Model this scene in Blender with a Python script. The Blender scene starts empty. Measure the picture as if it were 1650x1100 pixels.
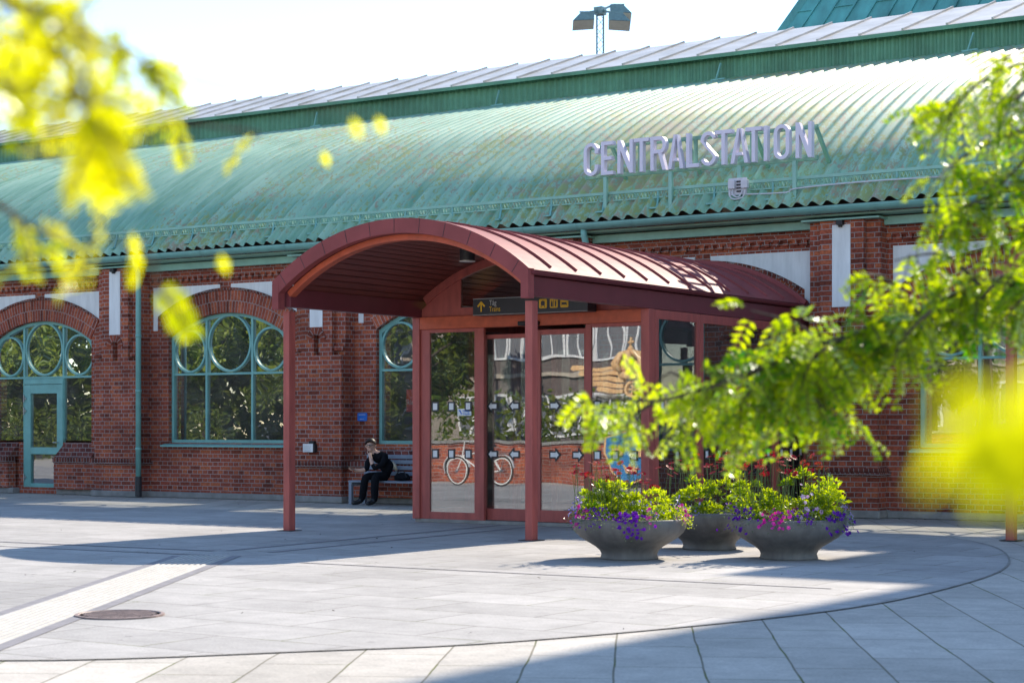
import bpy, math, random
from mathutils import Vector, Matrix
random.seed(7)
R = math.radians
PI = math.pi
S = bpy.context.scene
C = S.collection

# ------------------------------------------------------------------ camera model
TH = 0.58922            # yaw of the view, left of the facade normal
F = 3008.0              # focal length in pixels of a 1650 px wide frame
H = 1.34                # eye height
YH = 687.8              # horizon row
ct, st = math.cos(TH), math.sin(TH)

def fx(px, Y):
    """world X where the sight line through column px meets the plane Y"""
    r = (px-825.0)/F
    return Y*(-st+ct*r)/(ct+st*r)
def fy(px, X):
    r = (px-825.0)/F
    return X*(ct+st*r)/(-st+ct*r)
def fz(px, py, Y):
    r = (px-825.0)/F
    return H+(YH-py)/F*Y/(ct+st*r)
def cam(px, py, D):
    r = (px-825.0)/F*D
    return Vector((-st*D+ct*r, ct*D+st*r, H+(YH-py)/F*D))

# ------------------------------------------------------------------ materials
MATS = {}
def nt(name):
    m = bpy.data.materials.new(name); m.use_nodes = True
    t = m.node_tree
    for n in list(t.nodes): t.nodes.remove(n)
    out = t.nodes.new('ShaderNodeOutputMaterial')
    MATS[name] = m
    return m, t, out
def N(t, kind, **kw):
    n = t.nodes.new(kind)
    for k, v in kw.items():
        if k in n.inputs: n.inputs[k].default_value = v
        else: setattr(n, k, v)
    return n
def L(t, a, b): t.links.new(a, b)
def col(c): return (c[0], c[1], c[2], 1.0)

def paint(name, c, rough=0.5, var=0.12, scale=3.0, spec=0.5, metal=0.0, bump=0.0, bscale=60.0, coat=0.0, stretch=None, dirt=None):
    """plain surface with soft uneven tone, optional dirt blotches and micro bump"""
    m, t, out = nt(name)
    p = N(t, 'ShaderNodeBsdfPrincipled', Roughness=rough, Metallic=metal)
    p.inputs['Specular IOR Level'].default_value = spec
    p.inputs['Coat Weight'].default_value = coat
    g = N(t, 'ShaderNodeNewGeometry')
    src = g.outputs['Position']
    if stretch:
        mp = N(t, 'ShaderNodeMapping'); mp.inputs['Scale'].default_value = stretch
        L(t, src, mp.inputs['Vector']); src = mp.outputs[0]
    nz = N(t, 'ShaderNodeTexNoise', Scale=scale, Detail=6.0, Roughness=0.6)
    L(t, src, nz.inputs['Vector'])
    rp = N(t, 'ShaderNodeValToRGB')
    rp.color_ramp.elements[0].position = 0.3; rp.color_ramp.elements[1].position = 0.72
    lo = dirt if dirt else [x*(1-var) for x in c]
    rp.color_ramp.elements[0].color = col(lo); rp.color_ramp.elements[1].color = col([min(1, x*(1+var*0.6)) for x in c])
    L(t, nz.outputs['Fac'], rp.inputs[0]); L(t, rp.outputs[0], p.inputs['Base Color'])
    mr = N(t, 'ShaderNodeMapRange'); mr.inputs[3].default_value = max(0.02, rough-0.08); mr.inputs[4].default_value = min(1, rough+0.1)
    L(t, nz.outputs['Fac'], mr.inputs[0]); L(t, mr.outputs[0], p.inputs['Roughness'])
    if bump > 0:
        n2 = N(t, 'ShaderNodeTexNoise', Scale=bscale, Detail=4.0)
        L(t, g.outputs['Position'], n2.inputs['Vector'])
        b = N(t, 'ShaderNodeBump', Strength=bump, Distance=0.01)
        L(t, n2.outputs['Fac'], b.inputs['Height']); L(t, b.outputs[0], p.inputs['Normal'])
    L(t, p.outputs[0], out.inputs[0])
    return m

def brick(name, c1, c2, mortar, w=0.26, h=0.0767, ms=0.006, squash=0.5, mode='wall', dark=0.5, bump=0.7):
    m, t, out = nt(name)
    p = N(t, 'ShaderNodeBsdfPrincipled', Roughness=0.85)
    p.inputs['Specular IOR Level'].default_value = 0.25
    g = N(t, 'ShaderNodeNewGeometry')
    cb = N(t, 'ShaderNodeCombineXYZ')
    if mode == 'uv':
        u = N(t, 'ShaderNodeUVMap'); sp = N(t, 'ShaderNodeSeparateXYZ'); L(t, u.outputs[0], sp.inputs[0])
        L(t, sp.outputs[0], cb.inputs[0]); L(t, sp.outputs[1], cb.inputs[1])
    else:
        sp = N(t, 'ShaderNodeSeparateXYZ'); L(t, g.outputs['Position'], sp.inputs[0])
        a = N(t, 'ShaderNodeMath', operation='ADD'); L(t, sp.outputs[0], a.inputs[0]); L(t, sp.outputs[1], a.inputs[1])
        L(t, a.outputs[0], cb.inputs[0]); L(t, sp.outputs[2], cb.inputs[1])
    # hand-laid wobble
    wn = N(t, 'ShaderNodeTexNoise', Scale=2.5, Detail=2.0); L(t, cb.outputs[0], wn.inputs['Vector'])
    wm = N(t, 'ShaderNodeVectorMath', operation='SCALE'); wm.inputs['Scale'].default_value = 0.012
    L(t, wn.outputs['Color'], wm.inputs[0])
    wa = N(t, 'ShaderNodeVectorMath', operation='ADD'); L(t, cb.outputs[0], wa.inputs[0]); L(t, wm.outputs[0], wa.inputs[1])
    b = N(t, 'ShaderNodeTexBrick'); b.offset = 0.5; b.offset_frequency = 2; b.squash = squash; b.squash_frequency = 2
    b.inputs['Scale'].default_value = 1; b.inputs['Mortar Size'].default_value = ms; b.inputs['Mortar Smooth'].default_value = 0.15
    b.inputs['Bias'].default_value = 0.0; b.inputs['Brick Width'].default_value = w; b.inputs['Row Height'].default_value = h
    b.inputs['Color1'].default_value = (0, 0, 0, 1); b.inputs['Color2'].default_value = (1, 1, 1, 1); b.inputs['Mortar'].default_value = (0.5, 0.5, 0.5, 1)
    L(t, wa.outputs[0], b.inputs['Vector'])
    r = N(t, 'ShaderNodeValToRGB')
    e = r.color_ramp.elements
    e[0].position = 0.0; e[0].color = col([x*dark for x in c1]); e[1].position = 1.0; e[1].color = col(c2)
    e.new(0.18).color = col([x*0.75 for x in c1]); e.new(0.55).color = col(c1)
    e.new(0.8).color = col([(x+y)/2 for x, y in zip(c1, c2)])
    L(t, b.outputs['Color'], r.inputs[0])
    n = N(t, 'ShaderNodeTexNoise', Scale=26.0, Detail=5.0); L(t, g.outputs['Position'], n.inputs['Vector'])
    n3 = N(t, 'ShaderNodeTexNoise', Scale=0.9, Detail=5.0); L(t, g.outputs['Position'], n3.inputs['Vector'])
    mr = N(t, 'ShaderNodeMapRange'); mr.inputs[1].default_value = 0.3; mr.inputs[2].default_value = 0.7; mr.inputs[3].default_value = 0.62; mr.inputs[4].default_value = 1.25
    L(t, n.outputs['Fac'], mr.inputs[0])
    mr3 = N(t, 'ShaderNodeMapRange'); mr3.inputs[1].default_value = 0.3; mr3.inputs[2].default_value = 0.7; mr3.inputs[3].default_value = 0.66; mr3.inputs[4].default_value = 1.2
    L(t, n3.outputs['Fac'], mr3.inputs[0])
    mm = N(t, 'ShaderNodeMath', operation='MULTIPLY'); L(t, mr.outputs[0], mm.inputs[0]); L(t, mr3.outputs[0], mm.inputs[1])
    sc = N(t, 'ShaderNodeVectorMath', operation='SCALE'); L(t, r.outputs[0], sc.inputs[0]); L(t, mm.outputs[0], sc.inputs['Scale'])
    mx = N(t, 'ShaderNodeMix', data_type='RGBA')
    L(t, b.outputs['Fac'], mx.inputs[0]); L(t, sc.outputs[0], mx.inputs[6])
    scm = N(t, 'ShaderNodeVectorMath', operation='SCALE'); scm.inputs[0].default_value = mortar; L(t, mr3.outputs[0], scm.inputs['Scale'])
    L(t, scm.outputs[0], mx.inputs[7])
    L(t, mx.outputs[2], p.inputs['Base Color'])
    hb = N(t, 'ShaderNodeMath', operation='MULTIPLY_ADD'); hb.inputs[1].default_value = -1.0; L(t, b.outputs['Fac'], hb.inputs[0])
    hn = N(t, 'ShaderNodeMath', operation='MULTIPLY'); hn.inputs[1].default_value = 0.6; L(t, n.outputs['Fac'], hn.inputs[0]); L(t, hn.outputs[0], hb.inputs[2])
    bm = N(t, 'ShaderNodeBump', Strength=bump, Distance=0.012); L(t, hb.outputs[0], bm.inputs['Height']); L(t, bm.outputs[0], p.inputs['Normal'])
    L(t, p.outputs[0], out.inputs[0])
    return m

def paving(name, c, joint, w, h, rot, off=(0, 0), ms=0.006, moss=0.3, var=0.16, offset=0.5):
    m, t, out = nt(name)
    p = N(t, 'ShaderNodeBsdfPrincipled', Roughness=0.8); p.inputs['Specular IOR Level'].default_value = 0.35
    g = N(t, 'ShaderNodeNewGeometry')
    mp = N(t, 'ShaderNodeMapping'); mp.inputs['Rotation'].default_value = (0, 0, rot); mp.inputs['Location'].default_value = (off[0], off[1], 0)
    L(t, g.outputs['Position'], mp.inputs['Vector'])
    wn = N(t, 'ShaderNodeTexNoise', Scale=1.3, Detail=2.0); L(t, mp.outputs[0], wn.inputs['Vector'])
    wm = N(t, 'ShaderNodeVectorMath', operation='SCALE'); wm.inputs['Scale'].default_value = 0.03; L(t, wn.outputs['Color'], wm.inputs[0])
    wa = N(t, 'ShaderNodeVectorMath', operation='ADD'); L(t, mp.outputs[0], wa.inputs[0]); L(t, wm.outputs[0], wa.inputs[1])
    b = N(t, 'ShaderNodeTexBrick'); b.offset = offset; b.squash = 1.0
    b.inputs['Scale'].default_value = 1; b.inputs['Mortar Size'].default_value = ms; b.inputs['Mortar Smooth'].default_value = 0.3
    b.inputs['Brick Width'].default_value = w; b.inputs['Row Height'].default_value = h; b.inputs['Bias'].default_value = 0
    b.inputs['Color1'].default_value = col([x*(1-var) for x in c]); b.inputs['Color2'].default_value = col([x*(1+var*0.5) for x in c])
    L(t, wa.outputs[0], b.inputs['Vector'])
    n1 = N(t, 'ShaderNodeTexNoise', Scale=0.55, Detail=7.0, Roughness=0.65); L(t, g.outputs['Position'], n1.inputs['Vector'])
    n2 = N(t, 'ShaderNodeTexNoise', Scale=55.0, Detail=3.0); L(t, g.outputs['Position'], n2.inputs['Vector'])
    n4 = N(t, 'ShaderNodeTexNoise', Scale=4.0, Detail=6.0, Roughness=0.7); L(t, g.outputs['Position'], n4.inputs['Vector'])
    m1 = N(t, 'ShaderNodeMapRange'); m1.inputs[1].default_value = 0.3; m1.inputs[2].default_value = 0.7; m1.inputs[3].default_value = 0.76; m1.inputs[4].default_value = 1.1; L(t, n1.outputs['Fac'], m1.inputs[0])
    m2 = N(t, 'ShaderNodeMapRange'); m2.inputs[1].default_value = 0.3; m2.inputs[2].default_value = 0.7; m2.inputs[3].default_value = 0.86; m2.inputs[4].default_value = 1.1; L(t, n2.outputs['Fac'], m2.inputs[0])
    m4 = N(t, 'ShaderNodeMapRange'); m4.inputs[1].default_value = 0.35; m4.inputs[2].default_value = 0.7; m4.inputs[3].default_value = 0.84; m4.inputs[4].default_value = 1.06; L(t, n4.outputs['Fac'], m4.inputs[0])
    a = N(t, 'ShaderNodeMath', operation='MULTIPLY'); L(t, m1.outputs[0], a.inputs[0]); L(t, m2.outputs[0], a.inputs[1])
    a2 = N(t, 'ShaderNodeMath', operation='MULTIPLY'); L(t, a.outputs[0], a2.inputs[0]); L(t, m4.outputs[0], a2.inputs[1])
    vo = N(t, 'ShaderNodeTexVoronoi', Scale=1.7); L(t, g.outputs['Position'], vo.inputs['Vector'])
    vr = N(t, 'ShaderNodeMapRange'); vr.inputs[1].default_value = 0.035; vr.inputs[2].default_value = 0.05; vr.inputs[3].default_value = 0.66; vr.inputs[4].default_value = 1.0; L(t, vo.outputs['Distance'], vr.inputs[0])
    a3 = N(t, 'ShaderNodeMath', operation='MULTIPLY'); L(t, a2.outputs[0], a3.inputs[0]); L(t, vr.outputs[0], a3.inputs[1])
    n5 = N(t, 'ShaderNodeTexNoise', Scale=1.1, Detail=8.0, Roughness=0.75); n5.inputs['Distortion'].default_value = 1.2; L(t, g.outputs['Position'], n5.inputs['Vector'])
    m5 = N(t, 'ShaderNodeMapRange'); m5.inputs[1].default_value = 0.60; m5.inputs[2].default_value = 0.72; m5.inputs[3].default_value = 1.0; m5.inputs[4].default_value = 0.80; L(t, n5.outputs['Fac'], m5.inputs[0])
    a2 = N(t, 'ShaderNodeMath', operation='MULTIPLY'); L(t, a3.outputs[0], a2.inputs[0]); L(t, m5.outputs[0], a2.inputs[1])
    # joints: sand, with moss here and there
    jm = N(t, 'ShaderNodeValToRGB'); jm.color_ramp.elements[0].position = 0.5; jm.color_ramp.elements[1].position = 0.62
    jm.color_ramp.elements[0].color = col(joint); jm.color_ramp.elements[1].color = (0.13, 0.15, 0.03, 1) if moss else col(joint)
    n3 = N(t, 'ShaderNodeTexNoise', Scale=1.6, Detail=5.0); L(t, g.outputs['Position'], n3.inputs['Vector']); L(t, n3.outputs['Fac'], jm.inputs[0])
    mx = N(t, 'ShaderNodeMix', data_type='RGBA'); L(t, b.outputs['Fac'], mx.inputs[0]); L(t, b.outputs['Color'], mx.inputs[6]); L(t, jm.outputs[0], mx.inputs[7])
    sc = N(t, 'ShaderNodeVectorMath', operation='SCALE'); L(t, mx.outputs[2], sc.inputs[0]); L(t, a2.outputs[0], sc.inputs['Scale'])
    L(t, sc.outputs[0], p.inputs['Base Color'])
    hb = N(t, 'ShaderNodeMath', operation='MULTIPLY_ADD'); hb.inputs[1].default_value = -1.5; L(t, b.outputs['Fac'], hb.inputs[0]); L(t, n2.outputs['Fac'], hb.inputs[2])
    bm = N(t, 'ShaderNodeBump', Strength=0.35, Distance=0.006); L(t, hb.outputs[0], bm.inputs['Height']); L(t, bm.outputs[0], p.inputs['Normal'])
    L(t, p.outputs[0], out.inputs[0])
    return m

def glass(name, refl, tint, wav=0.0012, haze=0.0):
    m, t, out = nt(name)
    tr = N(t, 'ShaderNodeBsdfTransparent', Color=col(tint))
    gl = N(t, 'ShaderNodeBsdfGlossy', Roughness=0.0, Color=(0.95, 0.97, 1, 1))
    fr = N(t, 'ShaderNodeFresnel', IOR=1.5)
    mr = N(t, 'ShaderNodeMapRange'); mr.inputs[3].default_value = refl; mr.inputs[4].default_value = 1.0; L(t, fr.outputs[0], mr.inputs[0])
    g = N(t, 'ShaderNodeNewGeometry'); n = N(t, 'ShaderNodeTexNoise', Scale=1.6, Detail=1.0); L(t, g.outputs['Position'], n.inputs['Vector'])
    b = N(t, 'ShaderNodeBump', Strength=1.0, Distance=wav); L(t, n.outputs['Fac'], b.inputs['Height']); L(t, b.outputs[0], gl.inputs['Normal'])
    mx = N(t, 'ShaderNodeMixShader'); L(t, mr.outputs[0], mx.inputs[0]); L(t, tr.outputs[0], mx.inputs[1]); L(t, gl.outputs[0], mx.inputs[2])
    if haze:  # painted haze: pale diffuse veil mixed in to lift the blacks
        df = N(t, 'ShaderNodeBsdfDiffuse', Color=(0.55, 0.56, 0.52, 1)); n2 = N(t, 'ShaderNodeTexNoise', Scale=3.0, Detail=5.0); L(t, g.outputs['Position'], n2.inputs['Vector'])
        md = N(t, 'ShaderNodeMapRange'); md.inputs[1].default_value = 0.3; md.inputs[2].default_value = 0.7; md.inputs[3].default_value = haze*0.5; md.inputs[4].default_value = haze*1.5; L(t, n2.outputs['Fac'], md.inputs[0])
        m3 = N(t, 'ShaderNodeMixShader'); L(t, md.outputs[0], m3.inputs[0]); L(t, mx.outputs[0], m3.inputs[1]); L(t, df.outputs[0], m3.inputs[2]); mx = m3
    L(t, mx.outputs[0], out.inputs[0])
    return m

def leafmat(name, c1, c2, trans=0.5, gloss=0.12, rough=0.35):
    """leaf: tone per leaf from a face attribute, light passes through the blade"""
    m, t, out = nt(name)
    at = N(t, 'ShaderNodeAttribute'); at.attribute_name = 'tone'
    r = N(t, 'ShaderNodeValToRGB'); r.color_ramp.elements[0].color = col(c1); r.color_ramp.elements[1].color = col(c2)
    L(t, at.outputs['Fac'], r.inputs[0])
    d = N(t, 'ShaderNodeBsdfDiffuse'); L(t, r.outputs[0], d.inputs[0])
    tl = N(t, 'ShaderNodeBsdfTranslucent')
    hs = N(t, 'ShaderNodeHueSaturation', Saturation=1.1, Value=1.45); L(t, r.outputs[0], hs.inputs['Color']); L(t, hs.outputs[0], tl.inputs[0])
    mx = N(t, 'ShaderNodeMixShader', Fac=trans); L(t, d.outputs[0], mx.inputs[1]); L(t, tl.outputs[0], mx.inputs[2])
    gl = N(t, 'ShaderNodeBsdfGlossy', Roughness=rough, Color=(0.9, 0.95, 0.9, 1))
    fr = N(t, 'ShaderNodeFresnel', IOR=1.4)
    ml = N(t, 'ShaderNodeMath', operation='MULTIPLY'); ml.inputs[1].default_value = gloss*6; ml.use_clamp = True; L(t, fr.outputs[0], ml.inputs[0])
    m2 = N(t, 'ShaderNodeMixShader'); L(t, ml.outputs[0], m2.inputs[0]); L(t, mx.outputs[0], m2.inputs[1]); L(t, gl.outputs[0], m2.inputs[2])
    L(t, m2.outputs[0], out.inputs[0])
    return m

def emit(name, c, s):
    m, t, out = nt(name); e = N(t, 'ShaderNodeEmission', Strength=s, Color=col(c)); L(t, e.outputs[0], out.inputs[0]); return m

def roofmat(name):
    """verdigris-painted corrugated sheet: chalky patina, lichen specks and rusty runs on the crests"""
    m, t, out = nt(name)
    p = N(t, 'ShaderNodeBsdfPrincipled', Roughness=0.5); p.inputs['Specular IOR Level'].default_value = 0.45
    g = N(t, 'ShaderNodeNewGeometry')
    a = N(t, 'ShaderNodeMapping'); a.inputs['Scale'].default_value = (5.0, 0.5, 0.5); L(t, g.outputs['Position'], a.inputs['Vector'])
    n1 = N(t, 'ShaderNodeTexNoise', Scale=1.0, Detail=7.0, Roughness=0.65); L(t, a.outputs[0], n1.inputs['Vector'])
    r1 = N(t, 'ShaderNodeValToRGB'); e = r1.color_ramp.elements
    e[0].position = 0.3; e[0].color = (0.15, 0.33, 0.22, 1); e[1].position = 0.74; e[1].color = (0.42, 0.60, 0.46, 1); e.new(0.5).color = (0.27, 0.47, 0.34, 1)
    L(t, n1.outputs['Fac'], r1.inputs[0])
    # lichen specks, more of them toward the right end of the roof
    n2 = N(t, 'ShaderNodeTexNoise', Scale=9.0, Detail=6.0, Roughness=0.75)
    a2 = N(t, 'ShaderNodeMapping'); a2.inputs['Scale'].default_value = (2.2, 0.8, 0.8); L(t, g.outputs['Position'], a2.inputs['Vector']); L(t, a2.outputs[0], n2.inputs['Vector'])
    n3 = N(t, 'ShaderNodeTexNoise', Scale=0.35, Detail=4.0); L(t, g.outputs['Position'], n3.inputs['Vector'])
    ad = N(t, 'ShaderNodeMath', operation='MULTIPLY_ADD'); ad.inputs[1].default_value = 0.5; L(t, n3.outputs['Fac'], ad.inputs[0]); L(t, n2.outputs['Fac'], ad.inputs[2])
    sx = N(t, 'ShaderNodeSeparateXYZ'); L(t, g.outputs['Position'], sx.inputs[0])
    mrx = N(t, 'ShaderNodeMapRange'); mrx.inputs[1].default_value = -34; mrx.inputs[2].default_value = -16; mrx.inputs[3].default_value = -0.1; mrx.inputs[4].default_value = 0.035; L(t, sx.outputs[0], mrx.inputs[0])
    ad2 = N(t, 'ShaderNodeMath', operation='ADD'); L(t, ad.outputs[0], ad2.inputs[0]); L(t, mrx.outputs[0], ad2.inputs[1])
    r2 = N(t, 'ShaderNodeValToRGB'); r2.color_ramp.elements[0].position = 0.74; r2.color_ramp.elements[0].color = (0, 0, 0, 1); r2.color_ramp.elements[1].position = 0.82; r2.color_ramp.elements[1].color = (1, 1, 1, 1)
    L(t, ad2.outputs[0], r2.inputs[0])
    n4 = N(t, 'ShaderNodeTexNoise', Scale=3.0, Detail=3.0); L(t, g.outputs['Position'], n4.inputs['Vector'])
    r3 = N(t, 'ShaderNodeValToRGB'); r3.color_ramp.elements[0].position = 0.45; r3.color_ramp.elements[0].color = (0.30, 0.33, 0.09, 1); r3.color_ramp.elements[1].position = 0.6; r3.color_ramp.elements[1].color = (0.36, 0.25, 0.17, 1)
    L(t, n4.outputs['Fac'], r3.inputs[0])
    mf = N(t, 'ShaderNodeMath', operation='MULTIPLY'); mf.inputs[1].default_value = 0.8; L(t, r2.outputs[0], mf.inputs[0])
    mx = N(t, 'ShaderNodeMix', data_type='RGBA'); L(t, mf.outputs[0], mx.inputs[0]); L(t, r1.outputs[0], mx.inputs[6]); L(t, r3.outputs[0], mx.inputs[7])
    L(t, mx.outputs[2], p.inputs['Base Color'])
    mr = N(t, 'ShaderNodeMapRange'); mr.inputs[3].default_value = 0.46; mr.inputs[4].default_value = 0.66; L(t, n1.outputs['Fac'], mr.inputs[0]); L(t, mr.outputs[0], p.inputs['Roughness'])
    L(t, p.outputs[0], out.inputs[0])
    return m

BR1, BR2, MOR = (0.35, 0.082, 0.048), (0.47, 0.125, 0.055), (0.36, 0.31, 0.30)
brick('brick', BR1, BR2, MOR)
brick('soldier', (0.36, 0.085, 0.05), (0.46, 0.125, 0.06), (0.36, 0.31, 0.30), w=0.078, h=0.225, ms=0.006, squash=1.0, mode='uv')
brick('rowlock', (0.17, 0.045, 0.034), (0.27, 0.075, 0.045), (0.30, 0.27, 0.26), w=0.078, h=0.13, ms=0.006, squash=1.0)
brick('slope_brick', (0.19, 0.05, 0.04), (0.27, 0.075, 0.05), MOR, w=0.16, h=0.085, ms=0.006, squash=1.0)
paint('white', (0.76, 0.76, 0.77), 0.7, 0.15, 3.0, stretch=(3, 3, 0.5))
paint('concrete', (0.27, 0.26, 0.25), 0.9, 0.3, 5.0, bump=0.5)
paint('teal', (0.19, 0.43, 0.40), 0.42, 0.16, 4.0)
paint('teal_pale', (0.27, 0.50, 0.42), 0.45, 0.15, 4.0)
paint('black', (0.012, 0.012, 0.014), 0.5)
paint('iron', (0.03, 0.03, 0.034), 0.55, 0.3, 20)
paint('steel', (0.45, 0.46, 0.48), 0.35, 0.15, 8, metal=0.8)
paint('red', (0.41, 0.094, 0.078), 0.48, 0.25, 3.0, dirt=(0.30, 0.068, 0.06), stretch=(3, 3, 0.6))
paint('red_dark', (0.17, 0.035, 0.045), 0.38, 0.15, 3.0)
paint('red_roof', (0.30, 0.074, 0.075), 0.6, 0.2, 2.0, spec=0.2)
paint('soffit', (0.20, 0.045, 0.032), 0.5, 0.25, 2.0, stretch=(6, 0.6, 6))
paint('red_light', (0.55, 0.105, 0.048), 0.5, 0.22, 9.0)
paint('grey_roof', (0.56, 0.55, 0.55), 0.42, 0.22, 1.6, spec=0.5, dirt=(0.44, 0.41, 0.36))
paint('green_sheet', (0.115, 0.29, 0.185), 0.5, 0.3, 1.2, dirt=(0.06, 0.17, 0.10))
roofmat('roof')
paint('copper', (0.10, 0.38, 0.38), 0.5, 0.5, 1.1, dirt=(0.07, 0.22, 0.22), stretch=(1, 1, 0.35))
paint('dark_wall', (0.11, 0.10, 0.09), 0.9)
paint('plaster', (0.46, 0.40, 0.33), 0.9, 0.1, 1.0)
paint('tile_floor', (0.22, 0.20, 0.18), 0.5)
paint('letter', (0.72, 0.67, 0.80), 0.4, 0.04)
paint('sign_green', (0.18, 0.38, 0.29), 0.5, 0.2)
paint('sign_dark', (0.035, 0.037, 0.043), 0.4, 0.1)
paint('yellow', (0.75, 0.42, 0.02), 0.5, 0.05)
paint('grey_text', (0.45, 0.45, 0.45), 0.5, 0.05)
paint('planter', (0.165, 0.155, 0.148), 0.62, 0.4, 4.5, bump=0.25, bscale=120, stretch=(1.6, 1.6, 0.5))
paint('soil', (0.03, 0.022, 0.015), 0.95)
paint('manhole', (0.30, 0.215, 0.19), 0.6, 0.35, 8)
paint('bench', (0.23, 0.27, 0.34), 0.5, 0.2)
paint('blue', (0.02, 0.16, 0.62), 0.4, 0.05)
paint('cloth', (0.006, 0.007, 0.011), 0.9, 0.3, 30, spec=0.2)
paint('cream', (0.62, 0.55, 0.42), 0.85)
paint('skin', (0.66, 0.40, 0.30), 0.5, 0.08, 20)
paint('hair', (0.045, 0.022, 0.015), 0.5, 0.3, 60)
paint('bark', (0.07, 0.055, 0.042), 0.9, 0.4, 30, bump=0.6, bscale=80)
paint('box_white', (0.62, 0.60, 0.66), 0.5, 0.12, 12)
paint('red_sign', (0.55, 0.03, 0.03), 0.5, 0.05)
paint('gold', (0.80, 0.50, 0.24), 0.5, 0.25, 14)
paint('crown_lining', (0.55, 0.24, 0.15), 0.5, 0.2, 14)
paint('shield_blue', (0.03, 0.22, 0.50), 0.5, 0.25, 20)
paint('bike_white', (0.8, 0.8, 0.78), 0.3, 0.05)
paint('tyre', (0.02, 0.02, 0.02), 0.8)
paint('tower_brick', (0.24, 0.085, 0.06), 0.9)
paint('house_grey', (0.30, 0.26, 0.22), 0.9, 0.15, 1)
paint('house_brown', (0.17, 0.085, 0.07), 0.9, 0.15, 1)
paint('house_dim', (0.15, 0.125, 0.12), 0.9, 0.3, 1)
paint('roof_grey', (0.16, 0.17, 0.19), 0.7, 0.2, 1)
paint('asphalt', (0.10, 0.10, 0.105), 0.85, 0.3, 2, bump=0.4)
paint('lamp_metal', (0.17, 0.26, 0.28), 0.4, 0.2, 6)
paint('lamp_face', (0.74, 0.70, 0.64), 0.4)
paint('strip_dark', (0.23, 0.22, 0.235), 0.8, 0.25, 6, bump=0.3)
paint('joint_grey', (0.27, 0.255, 0.235), 0.85, 0.4, 5)
paint('tactile', (0.46, 0.445, 0.42), 0.8, 0.18, 5, bump=0.3)
paint('stem', (0.10, 0.14, 0.04), 0.7)
glass('glass', 0.30, (0.86, 0.90, 0.88), 0.0016, 0.07)
glass('door_glass', 0.18, (0.84, 0.86, 0.86), 0.0013, 0.03)
glass('clear_glass', 0.0, (0.97, 0.97, 0.97), 0.0)
glass('brown_glass', 0.16, (0.34, 0.27, 0.22))
paving('plaza', (0.45, 0.432, 0.415), (0.19, 0.175, 0.155), 1.05, 0.70, 0.0, (0.35, 0.15), ms=0.007, moss=0.2, var=0.13)
paving('outer_paving', (0.56, 0.52, 0.465), (0.22, 0.20, 0.15), 0.98, 0.50, R(-30.0)+PI/2, (0.2, 0.1), ms=0.007, var=0.12)
leafmat('leaf_yellow', (0.30, 0.40, 0.008), (0.72, 0.68, 0.010), 0.68, 0.02)
leafmat('leaf_lime', (0.06, 0.21, 0.012), (0.49, 0.57, 0.015), 0.64, 0.035, 0.4)
leafmat('leaf_bed', (0.05, 0.16, 0.012), (0.54, 0.61, 0.03), 0.6, 0.04, 0.4)
leafmat('leaf_grey', (0.06, 0.10, 0.05), (0.22, 0.28, 0.15), 0.4, 0.03)
leafmat('leaf_sap', (0.30, 0.36, 0.005), (0.52, 0.52, 0.006), 0.62, 0.015)
leafmat('leaf_dark', (0.07, 0.12, 0.02), (0.20, 0.23, 0.03), 0.45, 0.03)
leafmat('petal_red', (0.38, 0.01, 0.03), (0.66, 0.02, 0.07), 0.4, 0.04)
leafmat('petal_purple', (0.08, 0.012, 0.24), (0.20, 0.04, 0.42), 0.35, 0.02)
leafmat('petal_pink', (0.50, 0.02, 0.26), (0.75, 0.09, 0.45), 0.35, 0.02)
leafmat('petal_lilac', (0.28, 0.20, 0.62), (0.5, 0.38, 0.75), 0.4, 0.04)
leafmat('petal_pale', (0.62, 0.38, 0.58), (0.8, 0.6, 0.75), 0.4, 0.04)
emit('lamp_warm', (1.0, 0.62, 0.15), 2.2)

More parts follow.
